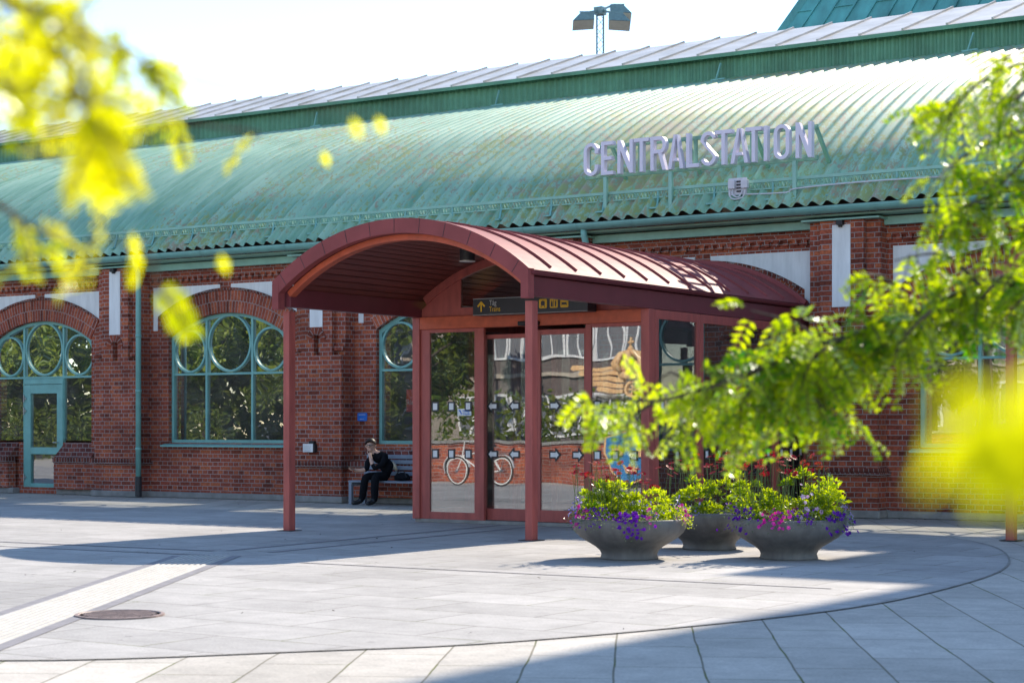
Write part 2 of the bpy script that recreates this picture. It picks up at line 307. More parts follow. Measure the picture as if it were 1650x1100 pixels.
# ------------------------------------------------------------------ mesh builder
class MB:
    def __init__(s): s.v = []; s.f = []; s.t = []; s.uv = []
    def add(s, vs, fs, tone=0.5, uv=None):
        b = len(s.v); s.v += [tuple(p) for p in vs]
        for f in fs: s.f.append(tuple(i+b for i in f)); s.t.append(tone)
        if uv: s.uv += uv
        elif s.uv: s.uv += [(0, 0)]*len(vs)
    def box(s, x0, x1, y0, y1, z0, z1):
        s.add([(x0,y0,z0),(x1,y0,z0),(x1,y1,z0),(x0,y1,z0),(x0,y0,z1),(x1,y0,z1),(x1,y1,z1),(x0,y1,z1)],
              [(0,3,2,1),(4,5,6,7),(0,1,5,4),(1,2,6,5),(2,3,7,6),(3,0,4,7)])
    def bar(s, a, b, w, h, up=(0,0,1)):
        """rectangular bar from a to b, w across, h along up"""
        a, b = Vector(a), Vector(b); d = (b-a).normalized(); u = Vector(up)
        x = d.cross(u)
        if x.length < 1e-4: x = d.cross(Vector((1,0,0)))
        x.normalize(); u = x.cross(d).normalized()
        vs = []
        for q in (a, b):
            for sx, su in ((-1,-1),(1,-1),(1,1),(-1,1)): vs.append(q+x*(sx*w/2)+u*(su*h/2))
        s.add(vs, [(3,2,1,0),(4,5,6,7),(0,1,5,4),(1,2,6,5),(2,3,7,6),(3,0,4,7)])
    def prism(s, poly, plane, d0, d1):
        n = len(poly)
        def P(p, d): return (p[0],d,p[1]) if plane == 'xz' else ((d,p[0],p[1]) if plane == 'yz' else (p[0],p[1],d))
        vs = [P(p,d0) for p in poly]+[P(p,d1) for p in poly]
        fs = [tuple(range(n)), tuple(range(2*n-1, n-1, -1))]+[(i,i+n,(i+1)%n+n,(i+1)%n) for i in range(n)]
        s.add(vs, fs)
    def tube(s, pts, r, n=8, cap=True):
        pts = [Vector(p) for p in pts]; rs = r if isinstance(r, (list, tuple)) else [r]*len(pts)
        vs = []; prev = None
        for i, p in enumerate(pts):
            d = (pts[min(i+1,len(pts)-1)]-pts[max(i-1,0)]).normalized()
            if prev is None:
                x = d.cross(Vector((0,0,1)))
                if x.length < 1e-3: x = d.cross(Vector((1,0,0)))
            else: x = prev-d*prev.dot(d)
            x.normalize(); prev = x; y = d.cross(x)
            for k in range(n):
                a = 2*PI*k/n; vs.append(p+(x*math.cos(a)+y*math.sin(a))*rs[i])
        fs = []
        for i in range(len(pts)-1):
            for k in range(n):
                fs.append((i*n+k, i*n+(k+1)%n, (i+1)*n+(k+1)%n, (i+1)*n+k))
        if cap: fs += [tuple(range(n-1,-1,-1)), tuple(range((len(pts)-1)*n, len(pts)*n))]
        s.add(vs, fs)
    def lathe(s, prof, c, n=32, sx=1, sy=1):
        vs = []; m = len(prof)
        for r, z in prof:
            for k in range(n):
                a = 2*PI*k/n; vs.append((c[0]+r*math.cos(a)*sx, c[1]+r*math.sin(a)*sy, c[2]+z))
        fs = [(i*n+k, i*n+(k+1)%n, (i+1)*n+(k+1)%n, (i+1)*n+k) for i in range(m-1) for k in range(n)]
        fs += [tuple(range(n-1,-1,-1)), tuple(range((m-1)*n, m*n))]
        s.add(vs, fs)
    def ring(s, cx, cz, r0, r1, a0, a1, y0, y1, n=24, uvs=False, full=False):
        """flat arched band in the XZ plane between radii r0<r1, from y0 (front) to y1"""
        vs = []; uv = []
        for i in range(n+1):
            a = a0+(a1-a0)*i/n
            for r in (r0, r1):
                for y in (y0, y1):
                    vs.append((cx+r*math.cos(a), y, cz+r*math.sin(a)))
                    uv.append((a*(r0+r1)/2, r-r0))
        fs = []
        for i in range(n):
            b = 4*i
            fs += [(b,b+4,b+6,b+2),(b+1,b+3,b+7,b+5),(b,b+1,b+5,b+4),(b+2,b+6,b+7,b+3)]
        if not full: fs += [(0,2,3,1),(4*n,4*n+1,4*n+3,4*n+2)]
        s.add(vs, fs, uv=uv if uvs else None)
    def extrude_profile(s, prof, x0, x1, closed=False):
        """profile of (y,z) swept along X"""
        n = len(prof)
        vs = [(x0,y,z) for y,z in prof]+[(x1,y,z) for y,z in prof]
        fs = [(i,i+1,i+1+n,i+n) for i in range(n-1)]
        if closed: fs += [(n-1,0,n,2*n-1), tuple(range(n-1,-1,-1)), tuple(range(n,2*n))]
        s.add(vs, fs)
    def build(s, name, mat, parent=None, smooth=False, bevel=0.0, label=None, cat=None, group=None, kind=None, origin=None, solid=0.0, extra=None):
        cut = None
        if extra:
            cut = len(s.f)
            for mb, mt in extra: s.add(mb.v, mb.f)
        me = bpy.data.meshes.new(name)
        root = parent
        while root is not None and root.parent is not None: root = root.parent
        o0 = Vector(root.location) if root is not None else Vector(origin or (0,0,0))
        me.from_pydata([(p[0]-o0.x, p[1]-o0.y, p[2]-o0.z) for p in s.v], [], s.f)
        if s.uv:
            ul = me.uv_layers.new(name='UVMap')
            for lp in me.loops: ul.data[lp.index].uv = s.uv[lp.vertex_index]
        if len(set(s.t)) > 1:
            at = me.attributes.new('tone', 'FLOAT', 'FACE'); at.data.foreach_set('value', s.t)
        me.materials.append(MATS[mat])
        if cut is not None:
            me.materials.append(MATS[extra[0][1]])
            for p in list(me.polygons)[cut:]: p.material_index = 1
        if smooth: me.polygons.foreach_set('use_smooth', [True]*len(me.polygons))
        me.update()
        o = bpy.data.objects.new(name, me); C.objects.link(o)
        if parent is not None: o.parent = parent
        elif origin: o.location = origin
        if bevel:
            b = o.modifiers.new('edge', 'BEVEL'); b.width = bevel; b.segments = 2; b.limit_method = 'ANGLE'
        if solid:
            d = o.modifiers.new('thick', 'SOLIDIFY'); d.thickness = solid
        tag(o, label, cat, group, kind)
        return o

def tag(o, label=None, cat=None, group=None, kind=None):
    if label: o['label'] = label
    if cat: o['category'] = cat
    if group: o['group'] = group
    if kind: o['kind'] = kind
    return o
def thing(name, label, cat, loc, group=None):
    o = bpy.data.objects.new(name, None); C.objects.link(o); o.location = loc; o.empty_display_size = 0.3
    return tag(o, label, cat, group)
def copy_tree(o, parent=None):
    c = o.copy(); C.objects.link(c); c.parent = parent
    for k in list(o.children): copy_tree(k, c)
    return c
def text(name, body, size, loc, mat, parent, sx=1.0, depth=0.004, align='LEFT', mirror=False):
    """lettering as a mesh, standing in the XZ plane, read from -Y"""
    cu = bpy.data.curves.new('lettering', 'FONT'); cu.body = body; cu.size = size; cu.extrude = depth; cu.align_x = align
    tmp = bpy.data.objects.new('lettering', cu); C.objects.link(tmp)
    bpy.context.view_layer.update()
    me = bpy.data.meshes.new_from_object(tmp.evaluated_get(bpy.context.evaluated_depsgraph_get()))
    bpy.data.objects.remove(tmp); bpy.data.curves.remove(cu)
    root = parent
    while root.parent is not None: root = root.parent
    for v in me.vertices:
        x, y, z = v.co
        v.co = Vector((loc[0]+x*sx-root.location.x, loc[1]-z-root.location.y, loc[2]+y-root.location.z))
    me.materials.clear(); me.materials.append(MATS[mat])
    o = bpy.data.objects.new(name, me); C.objects.link(o); o.parent = parent
    return o

# ------------------------------------------------------------------ light, sky, camera
AZ, EL = R(1.2), R(36.0)
sun_dir = Vector((math.sin(AZ)*math.cos(EL), math.cos(AZ)*math.cos(EL), math.sin(EL)))
w = bpy.data.worlds.new('World'); S.world = w; w.use_nodes = True
wt = w.node_tree
bg = wt.nodes['Background']; sky = wt.nodes.new('ShaderNodeTexSky'); sky.sky_type = 'NISHITA'
sky.sun_disc = False; sky.sun_elevation = EL; sky.sun_rotation = AZ; sky.air_density = 1.0; sky.dust_density = 0.0; sky.ozone_density = 1.0
bg.inputs['Strength'].default_value = 0.118
wt.links.new(sky.outputs[0], bg.inputs[0])
sl = bpy.data.lights.new('sun', 'SUN'); sl.energy = 3.5; sl.angle = R(0.5); sl.color = (1.0, 0.89, 0.74)
so = bpy.data.objects.new('sun', sl); C.objects.link(so); so.location = sun_dir*90; so.rotation_euler = sun_dir.to_track_quat('Z', 'Y').to_euler()
cd = bpy.data.cameras.new('camera'); co = bpy.data.objects.new('camera', cd); C.objects.link(co)
co.location = (0, 0, H); co.rotation_euler = (PI/2, 0, TH)
cd.sensor_width = 36.0; cd.lens = F/1650*36.0; cd.shift_y = (YH-550)/1650.0; cd.clip_end = 2000; cd.clip_start = 0.05
cd.dof.use_dof = True; cd.dof.focus_distance = 25.0; cd.dof.aperture_fstop = 4.2
S.camera = co
S.view_settings.view_transform = 'Standard'; S.view_settings.look = 'None'; S.view_settings.exposure = 1.3; S.view_settings.gamma = 1.0
S.cycles.use_denoising = True; S.cycles.transparent_max_bounces = 16; S.cycles.max_bounces = 10
S.cycles.sample_clamp_indirect = 6.0; S.cycles.caustics_reflective = False; S.cycles.caustics_refractive = False

# ------------------------------------------------------------------ ground
m = MB(); m.add([(-500,-400,-0.012),(400,-400,-0.012),(400,500,-0.012),(-500,500,-0.012)], [(0,1,2,3)])
m.build('ground', 'asphalt', kind='structure')
m = MB(); m.add([(-70,-6,-0.005),(22,-6,-0.005),(22,26.2,-0.005),(-70,26.2,-0.005)], [(0,1,2,3)])
m.build('pavement', 'outer_paving', kind='structure')
arc = [(-60,8.0),(-26,7.0),(-14,6.9),(-10.4,6.85),(-8.42,7.29),(-7.16,8.7),(-6.49,9.7),(-5.85,11.6),(-5.58,13.2),(-5.62,14.9),(-5.85,16.8),(-6.35,18.6),(-7.2,20.5),(-8.3,21.9),(-9.5,22.55),(-11.0,22.6),(-12.5,22.62),(-60,22.62)]
def smooth_path(pts, n=6):
    out = []
    for i in range(len(pts)-1):
        p0 = pts[max(i-1,0)]; p1 = pts[i]; p2 = pts[i+1]; p3 = pts[min(i+2,len(pts)-1)]
        for k in range(n):
            t = k/n
            out.append(tuple(0.5*((2*b)+(-a+c)*t+(2*a-5*b+4*c-d)*t*t+(-a+3*b-3*c+d)*t**3) for a,b,c,d in zip(p0,p1,p2,p3)))
    out.append(tuple(pts[-1])); return out
arcs = [arc[0], arc[1]]+smooth_path(arc[2:-1])+[arc[-1]]
m = MB(); m.add([(x,y,0) for x,y in arcs], [tuple(range(len(arcs)))])
m.build('plaza', 'plaza', kind='structure')
# narrow dark joint that follows the curve
m = MB(); ap = smooth_path(arc[2:-1])
vs = []; fs = []
for i, (x, y) in enumerate(ap):
    a = Vector(ap[max(i-1,0)]); b = Vector(ap[min(i+1,len(ap)-1)]); d = (b-a).normalized(); n_ = Vector((d.y, -d.x))
    vs += [(x+n_.x*0.011, y+n_.y*0.011, 0.004), (x-n_.x*0.011, y-n_.y*0.011, 0.004)]
    if i: fs.append((2*i-2, 2*i-1, 2*i+1, 2*i))
m.add(vs, fs); m.build('paving_joint', 'joint_grey', kind='structure')
# tactile guiding path: ribbed pale slabs between dark borders
ud = Vector((-0.53, 0.848)).normalized(); un = Vector((ud.y, -ud.x))
A0 = Vector((-10.61, 9.19)) - ud*8.0
LEN = 8.0+5.9
def strip(mb, o, d, n, l, a, b, z):
    p = [o+n*a, o+n*b, o+n*b+d*l, o+n*a+d*l]
    mb.add([(q.x,q.y,z) for q in p], [(0,1,2,3)])
m = MB(); strip(m, A0, ud, un, LEN, 0, 0.10, 0.004); strip(m, A0, ud, un, LEN, 0.62, 0.72, 0.004)
P1 = A0+ud*LEN
P2 = Vector((-14.25, 21.2)); d2 = (P2-Vector((-13.75, 15.1))).normalized(); n2 = Vector((d2.y, -d2.x)); o2 = Vector((-13.85, 15.1))
strip(m, o2, d2, n2, 6.0, 0, 0.08, 0.004); strip(m, o2, d2, n2, 6.0, 0.56, 0.64, 0.004)
o3 = Vector((-24.0, 14.42)); strip(m, o3, Vector((0.998,0.062)).normalized(), Vector((0.062,-0.998)), 10.1, 0, 0.08, 0.0045)
strip(m, o3+Vector((0,-0.6)), Vector((0.998,0.062)).normalized(), Vector((0.062,-0.998)), 10.6, 0, 0.05, 0.0045)
o4 = Vector((-12.0, 14.2)); strip(m, o4, Vector((0.999,0.03)).normalized(), Vector((0.03,-0.999)), 5.6, 0, 0.05, 0.0045)
m.build('path_border', 'strip_dark', kind='structure')
m = MB(); strip(m, A0, ud, un, LEN, 0.10, 0.62, 0.0042)
for k in range(9):
    a = 0.118+k*0.056
    p = A0+un*a; q = p+un*0.034
    e = ud*LEN
    vs = [(p.x,p.y,0.0042),(q.x,q.y,0.0042),(q.x+e.x,q.y+e.y,0.0042),(p.x+e.x,p.y+e.y,0.0042)]
    i0, i1 = p+un*0.004, q-un*0.004
    vs += [(i0.x,i0.y,0.013),(i1.x,i1.y,0.013),(i1.x+e.x,i1.y+e.y,0.013),(i0.x+e.x,i0.y+e.y,0.013)]
    m.add(vs, [(4,5,6,7),(0,1,5,4),(1,2,6,5),(2,3,7,6),(3,0,4,7)])
m.build('path', 'tactile', kind='structure')
# manhole cover
mc = cam(193, 991, 0); D_ = H*F/(991-YH); mc = cam(193, 991, D_)
T = thing('manhole_cover', 'round rusty cast iron manhole cover beside the pale ribbed path', 'manhole cover', (mc.x, mc.y, 0))
m = MB(); m.lathe([(0.315,0.0),(0.315,0.012),(0.29,0.014),(0.285,0.008)], (mc.x,mc.y,0.001), 48); m.build('rim', 'manhole', T)
m = MB(); m.lathe([(0.282,0.0),(0.282,0.008)], (mc.x,mc.y,0.001), 48)
for i in range(-8, 9):
    for j in range(-8, 9):
        x, y = i*0.032+(j%2)*0.016, j*0.032
        if x*x+y*y < 0.068: m.box(mc.x+x-0.010, mc.x+x+0.010, mc.y+y-0.010, mc.y+y+0.010, 0.0085, 0.014)
m.build('lid', 'manhole', T)
# a few fallen leaves and litter on the paving
m = MB()
for i in range(150):
    x = random.uniform(-20, -6); y = random.uniform(8, 25.5)
    if random.random() < 0.5: y = 25.7-abs(random.gauss(0, 0.7)); x = random.uniform(-30, -9)
    a = random.uniform(0, PI); l = random.uniform(0.012, 0.035)
    dx, dy = math.cos(a)*l, math.sin(a)*l
    m.add([(x-dx,y-dy,0.012),(x+dy*0.4,y-dx*0.4,0.016),(x+dx,y+dy,0.020),(x-dy*0.4,y+dx*0.4,0.013)], [(0,1,2,3)], random.random())
m.build('fallen_leaves', 'soil', kind='stuff', label='dry leaf scraps scattered over the grey paving', cat='leaves')

# ------------------------------------------------------------------ station building
YW = 26.12      # wall face
YG = 26.24      # window plane
C0, BAY = -28.95, 5.036
HW, ZS, ZSP, ZTOP = 1.47, 1.04, 3.058, 3.483
ARC_R = (HW**2+0.425**2)/(2*0.425); ARC_C = ZTOP-ARC_R
XL, XR = -47.0, 3.0
B = thing('station_building', 'long red brick station with arched windows and green corrugated barrel roof', 'building', (-15, 26, 0))
def arch_pts(c, r=ARC_R, n=20, hw=HW):
    a = math.asin(hw/r)
    return [(c-r*math.sin(a-2*a*i/n)*1.0, ARC_C+r*math.cos(a-2*a*i/n)) for i in range(n+1)]
def outline(c, z0=ZS, hw=HW):
    return [(c-hw, z0)]+arch_pts(c)+[(c+hw, z0)]
wall = MB()
def wall_bay(c, x0, x1, z0):
    for y, flip in ((YW, 0), (YW+0.42, 1)):
        pts = arch_pts(c); n = len(pts); zt = 4.6
        vs = []; fs = []
        def q(a, b, cc, d):
            i = len(vs); vs.extend([(p[0], y, p[1]) for p in (a, b, cc, d)]); fs.append((i,i+1,i+2,i+3) if not flip else (i+3,i+2,i+1,i))
        q((x0,0),(c-HW,0),(c-HW,zt),(x0,zt)); q((c+HW,0),(x1,0),(x1,zt),(c+HW,zt))
        if z0 > 0: q((c-HW,0),(c+HW,0),(c+HW,z0),(c-HW,z0))
        for i in range(n-1): q(pts[i], pts[i+1], (pts[i+1][0],zt), (pts[i][0],zt))
        wall.add(vs, fs)
    o = outline(c, max(z0, 0.0)); n = len(o)
    vs = [(p[0],YW,p[1]) for p in o]+[(p[0],YW+0.42,p[1]) for p in o]
    wall.add(vs, [(i,i+n,i+1+n,i+1) for i in range(n-1)]+[(n-1,2*n-1,n,0)])
xb = [XL]+[C0+BAY*(i+0.5) for i in range(-1, 6)]
for k, i in enumerate(range(-1, 6)):
    c = C0+BAY*i
    wall_bay(c, xb[k], xb[k+1] if k+1 < len(xb) else XR, 0.12 if i == 0 else ZS)
wall.box(C0-HW, C0-0.58, 26.20, 26.5, 0.0, 1.03); wall.box(C0+0.58, C0+HW, 26.20, 26.5, 0.0, 1.03)
wall.build('brick_wall', 'brick', B)
# plinth
m = MB(); m.box(XL, C0-0.6, 25.93, YW-0.003, 0, 0.11); m.box(C0+0.6, XR, 25.99, YW-0.003, 0, 0.105)
m.build('plinth', 'concrete', B, bevel=0.012)
# pilasters
pil_x = [C0+BAY*(i+0.5)-0.0 for i in range(-2, 5)]
for k, c in enumerate(pil_x):
    m = MB()
    m.box(c-0.565, c+0.565, 25.74, YW+0.02, 0, 2.62)                      # broad lower shaft
    m.box(c-0.565, c+0.565, 25.86, YW+0.02, 2.623, 4.40)                  # set-back shoulders
    m.box(c-0.35, c-0.065, 25.737, 25.858, 2.60, 4.40); m.box(c+0.065, c+0.35, 25.737, 25.858, 2.60, 4.40)
    m.box(c-0.0645, c+0.0645, 25.737, 25.858, 2.98, 4.40)
    for s_ in (-1, 1):
        for j in range(3): m.box(c+s_*(0.36+0.045+0.07*j)-0.03, c+s_*(0.36+0.045+0.07*j)+0.03, 25.77, 25.859, 2.70, 2.78)
    P = m.build('pilaster', 'brick', B)
    m = MB(); m.ring(c, 2.90, 0.10, 0.21, R(0), R(180), 25.715, 25.736, 10, uvs=True); m.build('niche_arch', 'soldier', P)
    m = MB(); m.box(c-0.145, c+0.145, 25.72, 25.736, 3.12, 4.34); m.build('white_panel', 'white', P)
    m = MB(); m.box(c-0.62, c+0.62, 25.66, YW, 4.405, 4.43); m.build('cap_flashing', 'teal_pale', P)
    m = MB(); m.box(c-0.05, c+0.05, 25.64, 25.73, 4.33, 4.402); m.lathe([(0.03,0),(0.035,0.03)], (c, 25.69, 4.30), 10); m.build('spotlight', 'black', P)
    m = MB(); m.box(c-0.63, c+0.63, 25.655, YW-0.002, 0.63, 0.675); m.box(c-0.60, c+0.60, 25.69, YW-0.004, 0.678, 0.735)
    m.build('string_course', 'rowlock', P, bevel=0.012)
    m = MB(); m.box(c-0.62, c+0.62, 25.68, YW-0.005, 0.0, 0.115); m.build('plinth_block', 'concrete', P, bevel=0.015)

def window_frame(c, z0, door):
    fr = MB(); y0, y1 = YG-0.035, YG+0.035
    o = outline(c, z0)
    # outer frame follows the opening
    inner = [(c-HW+0.06, z0+0.06)]+[(c+(p[0]-c)*(HW-0.06)/HW, p[1]-0.06) for p in arch_pts(c)]+[(c+HW-0.06, z0+0.06)]
    n = len(o)
    vs = [(p[0],y0,p[1]) for p in o]+[(p[0],y0,p[1]) for p in inner]+[(p[0],y1,p[1]) for p in o]+[(p[0],y1,p[1]) for p in inner]
    fs = []
    for i in range(n-1 if door else n):
        j = (i+1)%n
        fs += [(i,j,n+j,n+i),(2*n+j,2*n+i,3*n+i,3*n+j),(n+i,n+j,3*n+j,3*n+i)]
    fr.add(vs, fs)
    def topz(x): return ARC_C+math.sqrt(ARC_R**2-x*x)-0.05
    for s_ in (-1, 1):
        x = 0.575*s_; fr.box(c+x-0.025, c+x+0.025, y0+0.004, y1-0.004, z0+0.06, topz(0.575))
    for a, b in ((-HW+0.06,-0.6),(-0.55,0.55),(0.6,HW-0.06)): fr.box(c+a, c+b, y0+0.006, y1-0.006, 2.325, 2.365)
    fr.ring(c, 2.92, 0.505, 0.545, 0, 2*PI, y0+0.01, y1-0.01, 40, full=True)
    for s_ in (-1, 1): fr.ring(c+1.015*s_, 2.785, 0.375, 0.413, 0, 2*PI, y0+0.01, y1-0.01, 36, full=True)
    return fr
for i in range(-1, 6):
    c = C0+BAY*i; door = i == 0
    W = window_frame(c, ZS, door).build('arched_window', 'teal', B)
    rt_ = random.Random(40+i)
    def light(poly):
        cx_ = sum(p[0] for p in poly)/len(poly); cz_ = sum(p[1] for p in poly)/len(poly); a, b = rt_.uniform(-0.006,0.006), rt_.uniform(-0.006,0.006)
        m = MB(); m.add([(p[0], YG+0.012+(p[0]-cx_)*a+(p[1]-cz_)*b, p[1]) for p in poly], [tuple(range(len(poly)))]); m.build('pane', 'glass', W)
    light([(c-HW+0.03, 2.345)]+[(c+(p[0]-c)*0.975, p[1]-0.03) for p in arch_pts(c)]+[(c+HW-0.03, 2.345)])
    for a, b in ((-HW+0.03,-0.575),(-0.575,0.575),(0.575,HW-0.03)):
        if not (door and a == -0.575): light([(c+a,ZS+0.03),(c+b,ZS+0.03),(c+b,2.344),(c+a,2.344)])
    # soldier brick arch and thin hood mould
    a = math.asin(1.60/ARC_R)
    m = MB(); m.ring(c, ARC_C, ARC_R+0.004, ARC_R+0.42, PI/2-0.555, PI/2+0.555, YW-0.02, YW+0.05, 36, uvs=True); m.build('brick_arch', 'soldier', B)
    m = MB(); m.ring(c, ARC_C, ARC_R+0.423, ARC_R+0.465, PI/2-0.56, PI/2+0.56, YW-0.05, YW+0.03, 36, uvs=True); m.build('hood_mould', 'rowlock', B)
    # white rendered spandrels left and right of a brick key
    RO = ARC_R+0.47; xs = [-1.86, -1.75]+[-1.75+(1.75-0.14)*k/12 for k in range(1, 13)]
    for s_ in (-1, 1):
        lo = [(x, (ARC_C+math.sqrt(RO*RO-x*x)) if x > -1.751 else 3.19) for x in xs]
        lo[1:1] = [(-1.752, 3.19)]
        poly = [(c+s_*x, z) for x, z in lo]+[(c+s_*-0.14, 4.02), (c+s_*-1.86, 4.02)]
        m = MB(); m.prism(poly, 'xz', YW-0.012, YW-0.002); m.build('spandrel_panel', 'white', B)
    # corbelled courses and frieze board under the eaves
    x0, x1 = c-BAY/2+0.57, c+BAY/2-0.57
    m = MB(); m.box(x0, x1, 26.07, YW-0.001, 4.18, 4.25)
    for k in range(int((x1-x0)/0.16)): m.box(x0+k*0.16, x0+k*0.16+0.08, 26.055, YW-0.0015, 4.105, 4.178)
    m.build('dentil_course', 'brick', B)
    m = MB(); m.box(x0, x1, 25.98, YW-0.002, 4.325, 4.45); m.build('frieze_board', 'teal_pale', B, bevel=0.004)
    if i in (1, 3, 4, 5):
        m = MB(); m.prism([(25.99,0.965),(25.99,0.995),(YG-0.02,1.045),(YG-0.02,0.965)], 'yz', c-HW-0.1, c+HW+0.1)
        m.build('window_sill', 'teal_pale' if i == 4 else 'teal', B)
    else:
        segs = ((c-BAY/2+0.57, c-0.72), (c+0.63, c+BAY/2-0.57)) if door else ((c-BAY/2+0.57, c+BAY/2-0.57),)
        for a_, b_ in segs:
            m = MB(); m.box(a_, b_, 25.90, YW-0.003, 0.11, 0.63); m.build('thick_base', 'brick', B)
            m = MB(); m.box(a_, b_, 25.86, YW-0.004, 0.632, 0.735); m.build('string_course', 'rowlock', B, bevel=0.012)
            a2, b2 = max(a_, c-HW-0.2), min(b_, c+HW+0.2)
            m = MB(); m.prism([(25.90,0.737),(YG-0.04,1.03),(YG-0.04,0.737)], 'yz', a2, b2); m.build('sloped_sill', 'slope_brick', B)
# green glazed door of the first bay
c = C0
m = MB(); y0, y1 = YG-0.05, YG+0.03
m.box(c-0.575, c-0.55, y0, y1, 0.02, 2.32); m.box(c+0.55, c+0.575, y0, y1, 0.02, 2.32)
for a, b in ((-0.55,-0.37),(0.40,0.55)): m.box(c+a, c+b, y0+0.004, y1-0.004, 0.04, 2.20)
for z0, z1 in ((0.04,0.2),(0.79,0.93),(2.02,2.20)): m.box(c-0.37, c+0.40, y0+0.006, y1-0.006, z0, z1)
m.box(c-0.55, c+0.55, y0+0.003, y1-0.003, 2.21, 2.32)
Dr = m.build('door', 'teal', B, bevel=0.004)
m = MB()
for z0, z1 in ((0.2,0.79),(0.93,2.02)): m.add([(c-0.37,YG,z0),(c+0.40,YG,z0),(c+0.40,YG,z1),(c-0.37,YG,z1)], [(0,1,2,3)])
m.build('pane', 'glass', Dr)
for z in (0.32, 1.67, 1.92):
    m = MB(); m.tube([(c-0.545,y0-0.018,z-0.07),(c-0.545,y0-0.018,z+0.07)], 0.012, 8); m.box(c-0.55, c-0.49, y0-0.014, y0-0.001, z-0.02, z+0.02); m.build('hinge', 'steel', Dr)
m = MB(); m.tube([(c+0.46,y0,1.03),(c+0.46,y0-0.06,1.03),(c+0.36,y0-0.06,1.03)], 0.011, 8); m.build('handle', 'steel', Dr)
# gutter
m = MB()
g_out = [(25.57+0.13*math.cos(a)-0.02, 4.60+0.105*math.sin(a)) for a in [PI+PI*k/10 for k in range(11)]]
g_in = [(25.55+0.115*math.cos(a), 4.60+0.09*math.sin(a)) for a in [2*PI-PI*k/10 for k in range(11)]]
m.extrude_profile(g_out+g_in, XL, XR, True)
x = XL+0.6
while x < XR:
    m.extrude_profile([(25.55+0.138*math.cos(a), 4.60+0.113*math.sin(a)) for a in [PI+PI*k/10 for k in range(11)]], x, x+0.035); x += 1.02
m.build('gutter', 'teal', B, smooth=False)
m = MB(); m.box(XL, XR, 25.68, YW+0.3, 4.47, 4.50); m.build('soffit', 'teal_pale', B)
# downspouts
for px, in ((223,), (945,)):
    X = fx(px, 25.64)
    m = MB(); m.tube([(X,25.55,4.52),(X,25.56,4.42),(X,25.63,4.28),(X,25.64,4.1),(X,25.64,0.36)], 0.052, 14)
    for z in (3.05, 0.9, 2.0): m.lathe([(0.06,0),(0.06,0.05)], (X,25.64,z), 14)
    Pp = m.build('downspout', 'teal', B, smooth=True)
    m = MB(); m.tube([(X,25.64,0.40),(X,25.64,0.02)], 0.066, 14); m.build('boot', 'iron', Pp)
# barrel roof
prof = smooth_path([(25.55,4.66),(26.6,5.57),(28.19,6.53),(29.47,7.10),(31.36,7.75),(33.14,8.215)], 6)
m = MB(); per = 0.243; nn = 10; cols = int((XR-XL)/per)*nn
vs = []; nr = len(prof)
nrm = []
for i, (y, z) in enumerate(prof):
    a = Vector(prof[max(i-1,0)]); b = Vector(prof[min(i+1,nr-1)]); d = (b-a).normalized(); nrm.append((-d.y, d.x))
for k in range(cols+1):
    x = XL+per*k/nn
    h = 0.042*math.sin(2*PI*k/nn)
    for i, (y, z) in enumerate(prof): vs.append((x, y+nrm[i][0]*h, z+nrm[i][1]*h+0.003*math.sin(x*1.3+i)))
fs = [(k*nr+i, (k+1)*nr+i, (k+1)*nr+i+1, k*nr+i+1) for k in range(cols) for i in range(nr-1)]
m.add(vs, fs); RF = m.build('barrel_roof', 'roof', B, smooth=True)
# standing upright band of green sheet and its grey seamed roof
m = MB(); per = 0.15; vs = []; kk = int((XR-XL)/per)*4
for k in range(kk+1):
    x = XL+per*k/4; y = 33.12-(0.035 if k%4 in (0, 1) else 0.0)
    vs += [(x,y,8.12),(x,y,8.75)]
m.add(vs, [(2*k,2*k+2,2*k+3,2*k+1) for k in range(kk)]); m.build('clerestory_band', 'green_sheet', B)
m = MB(); m.add([(XL,32.92,8.715),(XR,32.92,8.715),(XR,35.5,9.61),(XL,35.5,9.61)], [(0,1,2,3)])
m.add([(XL,32.92,8.715),(XR,32.92,8.715),(XR,32.92,8.66),(XL,32.92,8.66)], [(3,2,1,0)])
x = XL+0.2
while x < XR:
    m.bar((x,32.90,8.725),(x,35.52,9.63), 0.035, 0.05, (0,-0.33,0.94)); x += 0.86
m.build('ridge_roof', 'grey_roof', B)
m = MB(); m.box(XL, XR, 32.89, 32.915, 8.63, 8.70); m.build('eave_trim', 'green_sheet', B)
for px in (232, 508, 800, 1155, 1560):
    X = fx(px, 32.95); m = MB(); m.bar((X,32.9,8.16),(X+0.14,32.85,8.50),0.03,0.03); m.bar((X-0.1,32.9,8.19),(X+0.2,32.9,8.2),0.04,0.03)
    m.build('roof_hook', 'teal', B)
# far slope with an open ridge light, end walls, inner floor
m = MB(); m.add([(XL,36.72,9.16),(XR,36.72,9.16),(XR,37.4,8.9),(XL,37.4,8.9)], [(0,1,2,3)]); m.build('rear_slope', 'grey_roof', B)
m = MB(); m.add([(XL,35.55,9.60),(XR,35.55,9.60),(XR,36.70,9.17),(XL,36.70,9.17)], [(0,1,2,3)]); m.build('skylight', 'clear_glass', B)
m = MB(); m.box(XL, XR, 37.4, 37.7, 0, 8.9)
m.prism([(YW+0.42,0),(37.4,0),(37.4,8.9),(35.5,9.55),(33.1,8.6),(29.4,7.0),(26.7,5.5),(YW+0.42,4.7)], 'yz', XL, XL+0.2)
m.prism([(YW+0.42,0),(37.4,0),(37.4,8.9),(35.5,9.55),(33.1,8.6),(29.4,7.0),(26.7,5.5),(YW+0.42,4.7)], 'yz', XR-0.2, XR)
m.build('inner_wall', 'dark_wall', B)
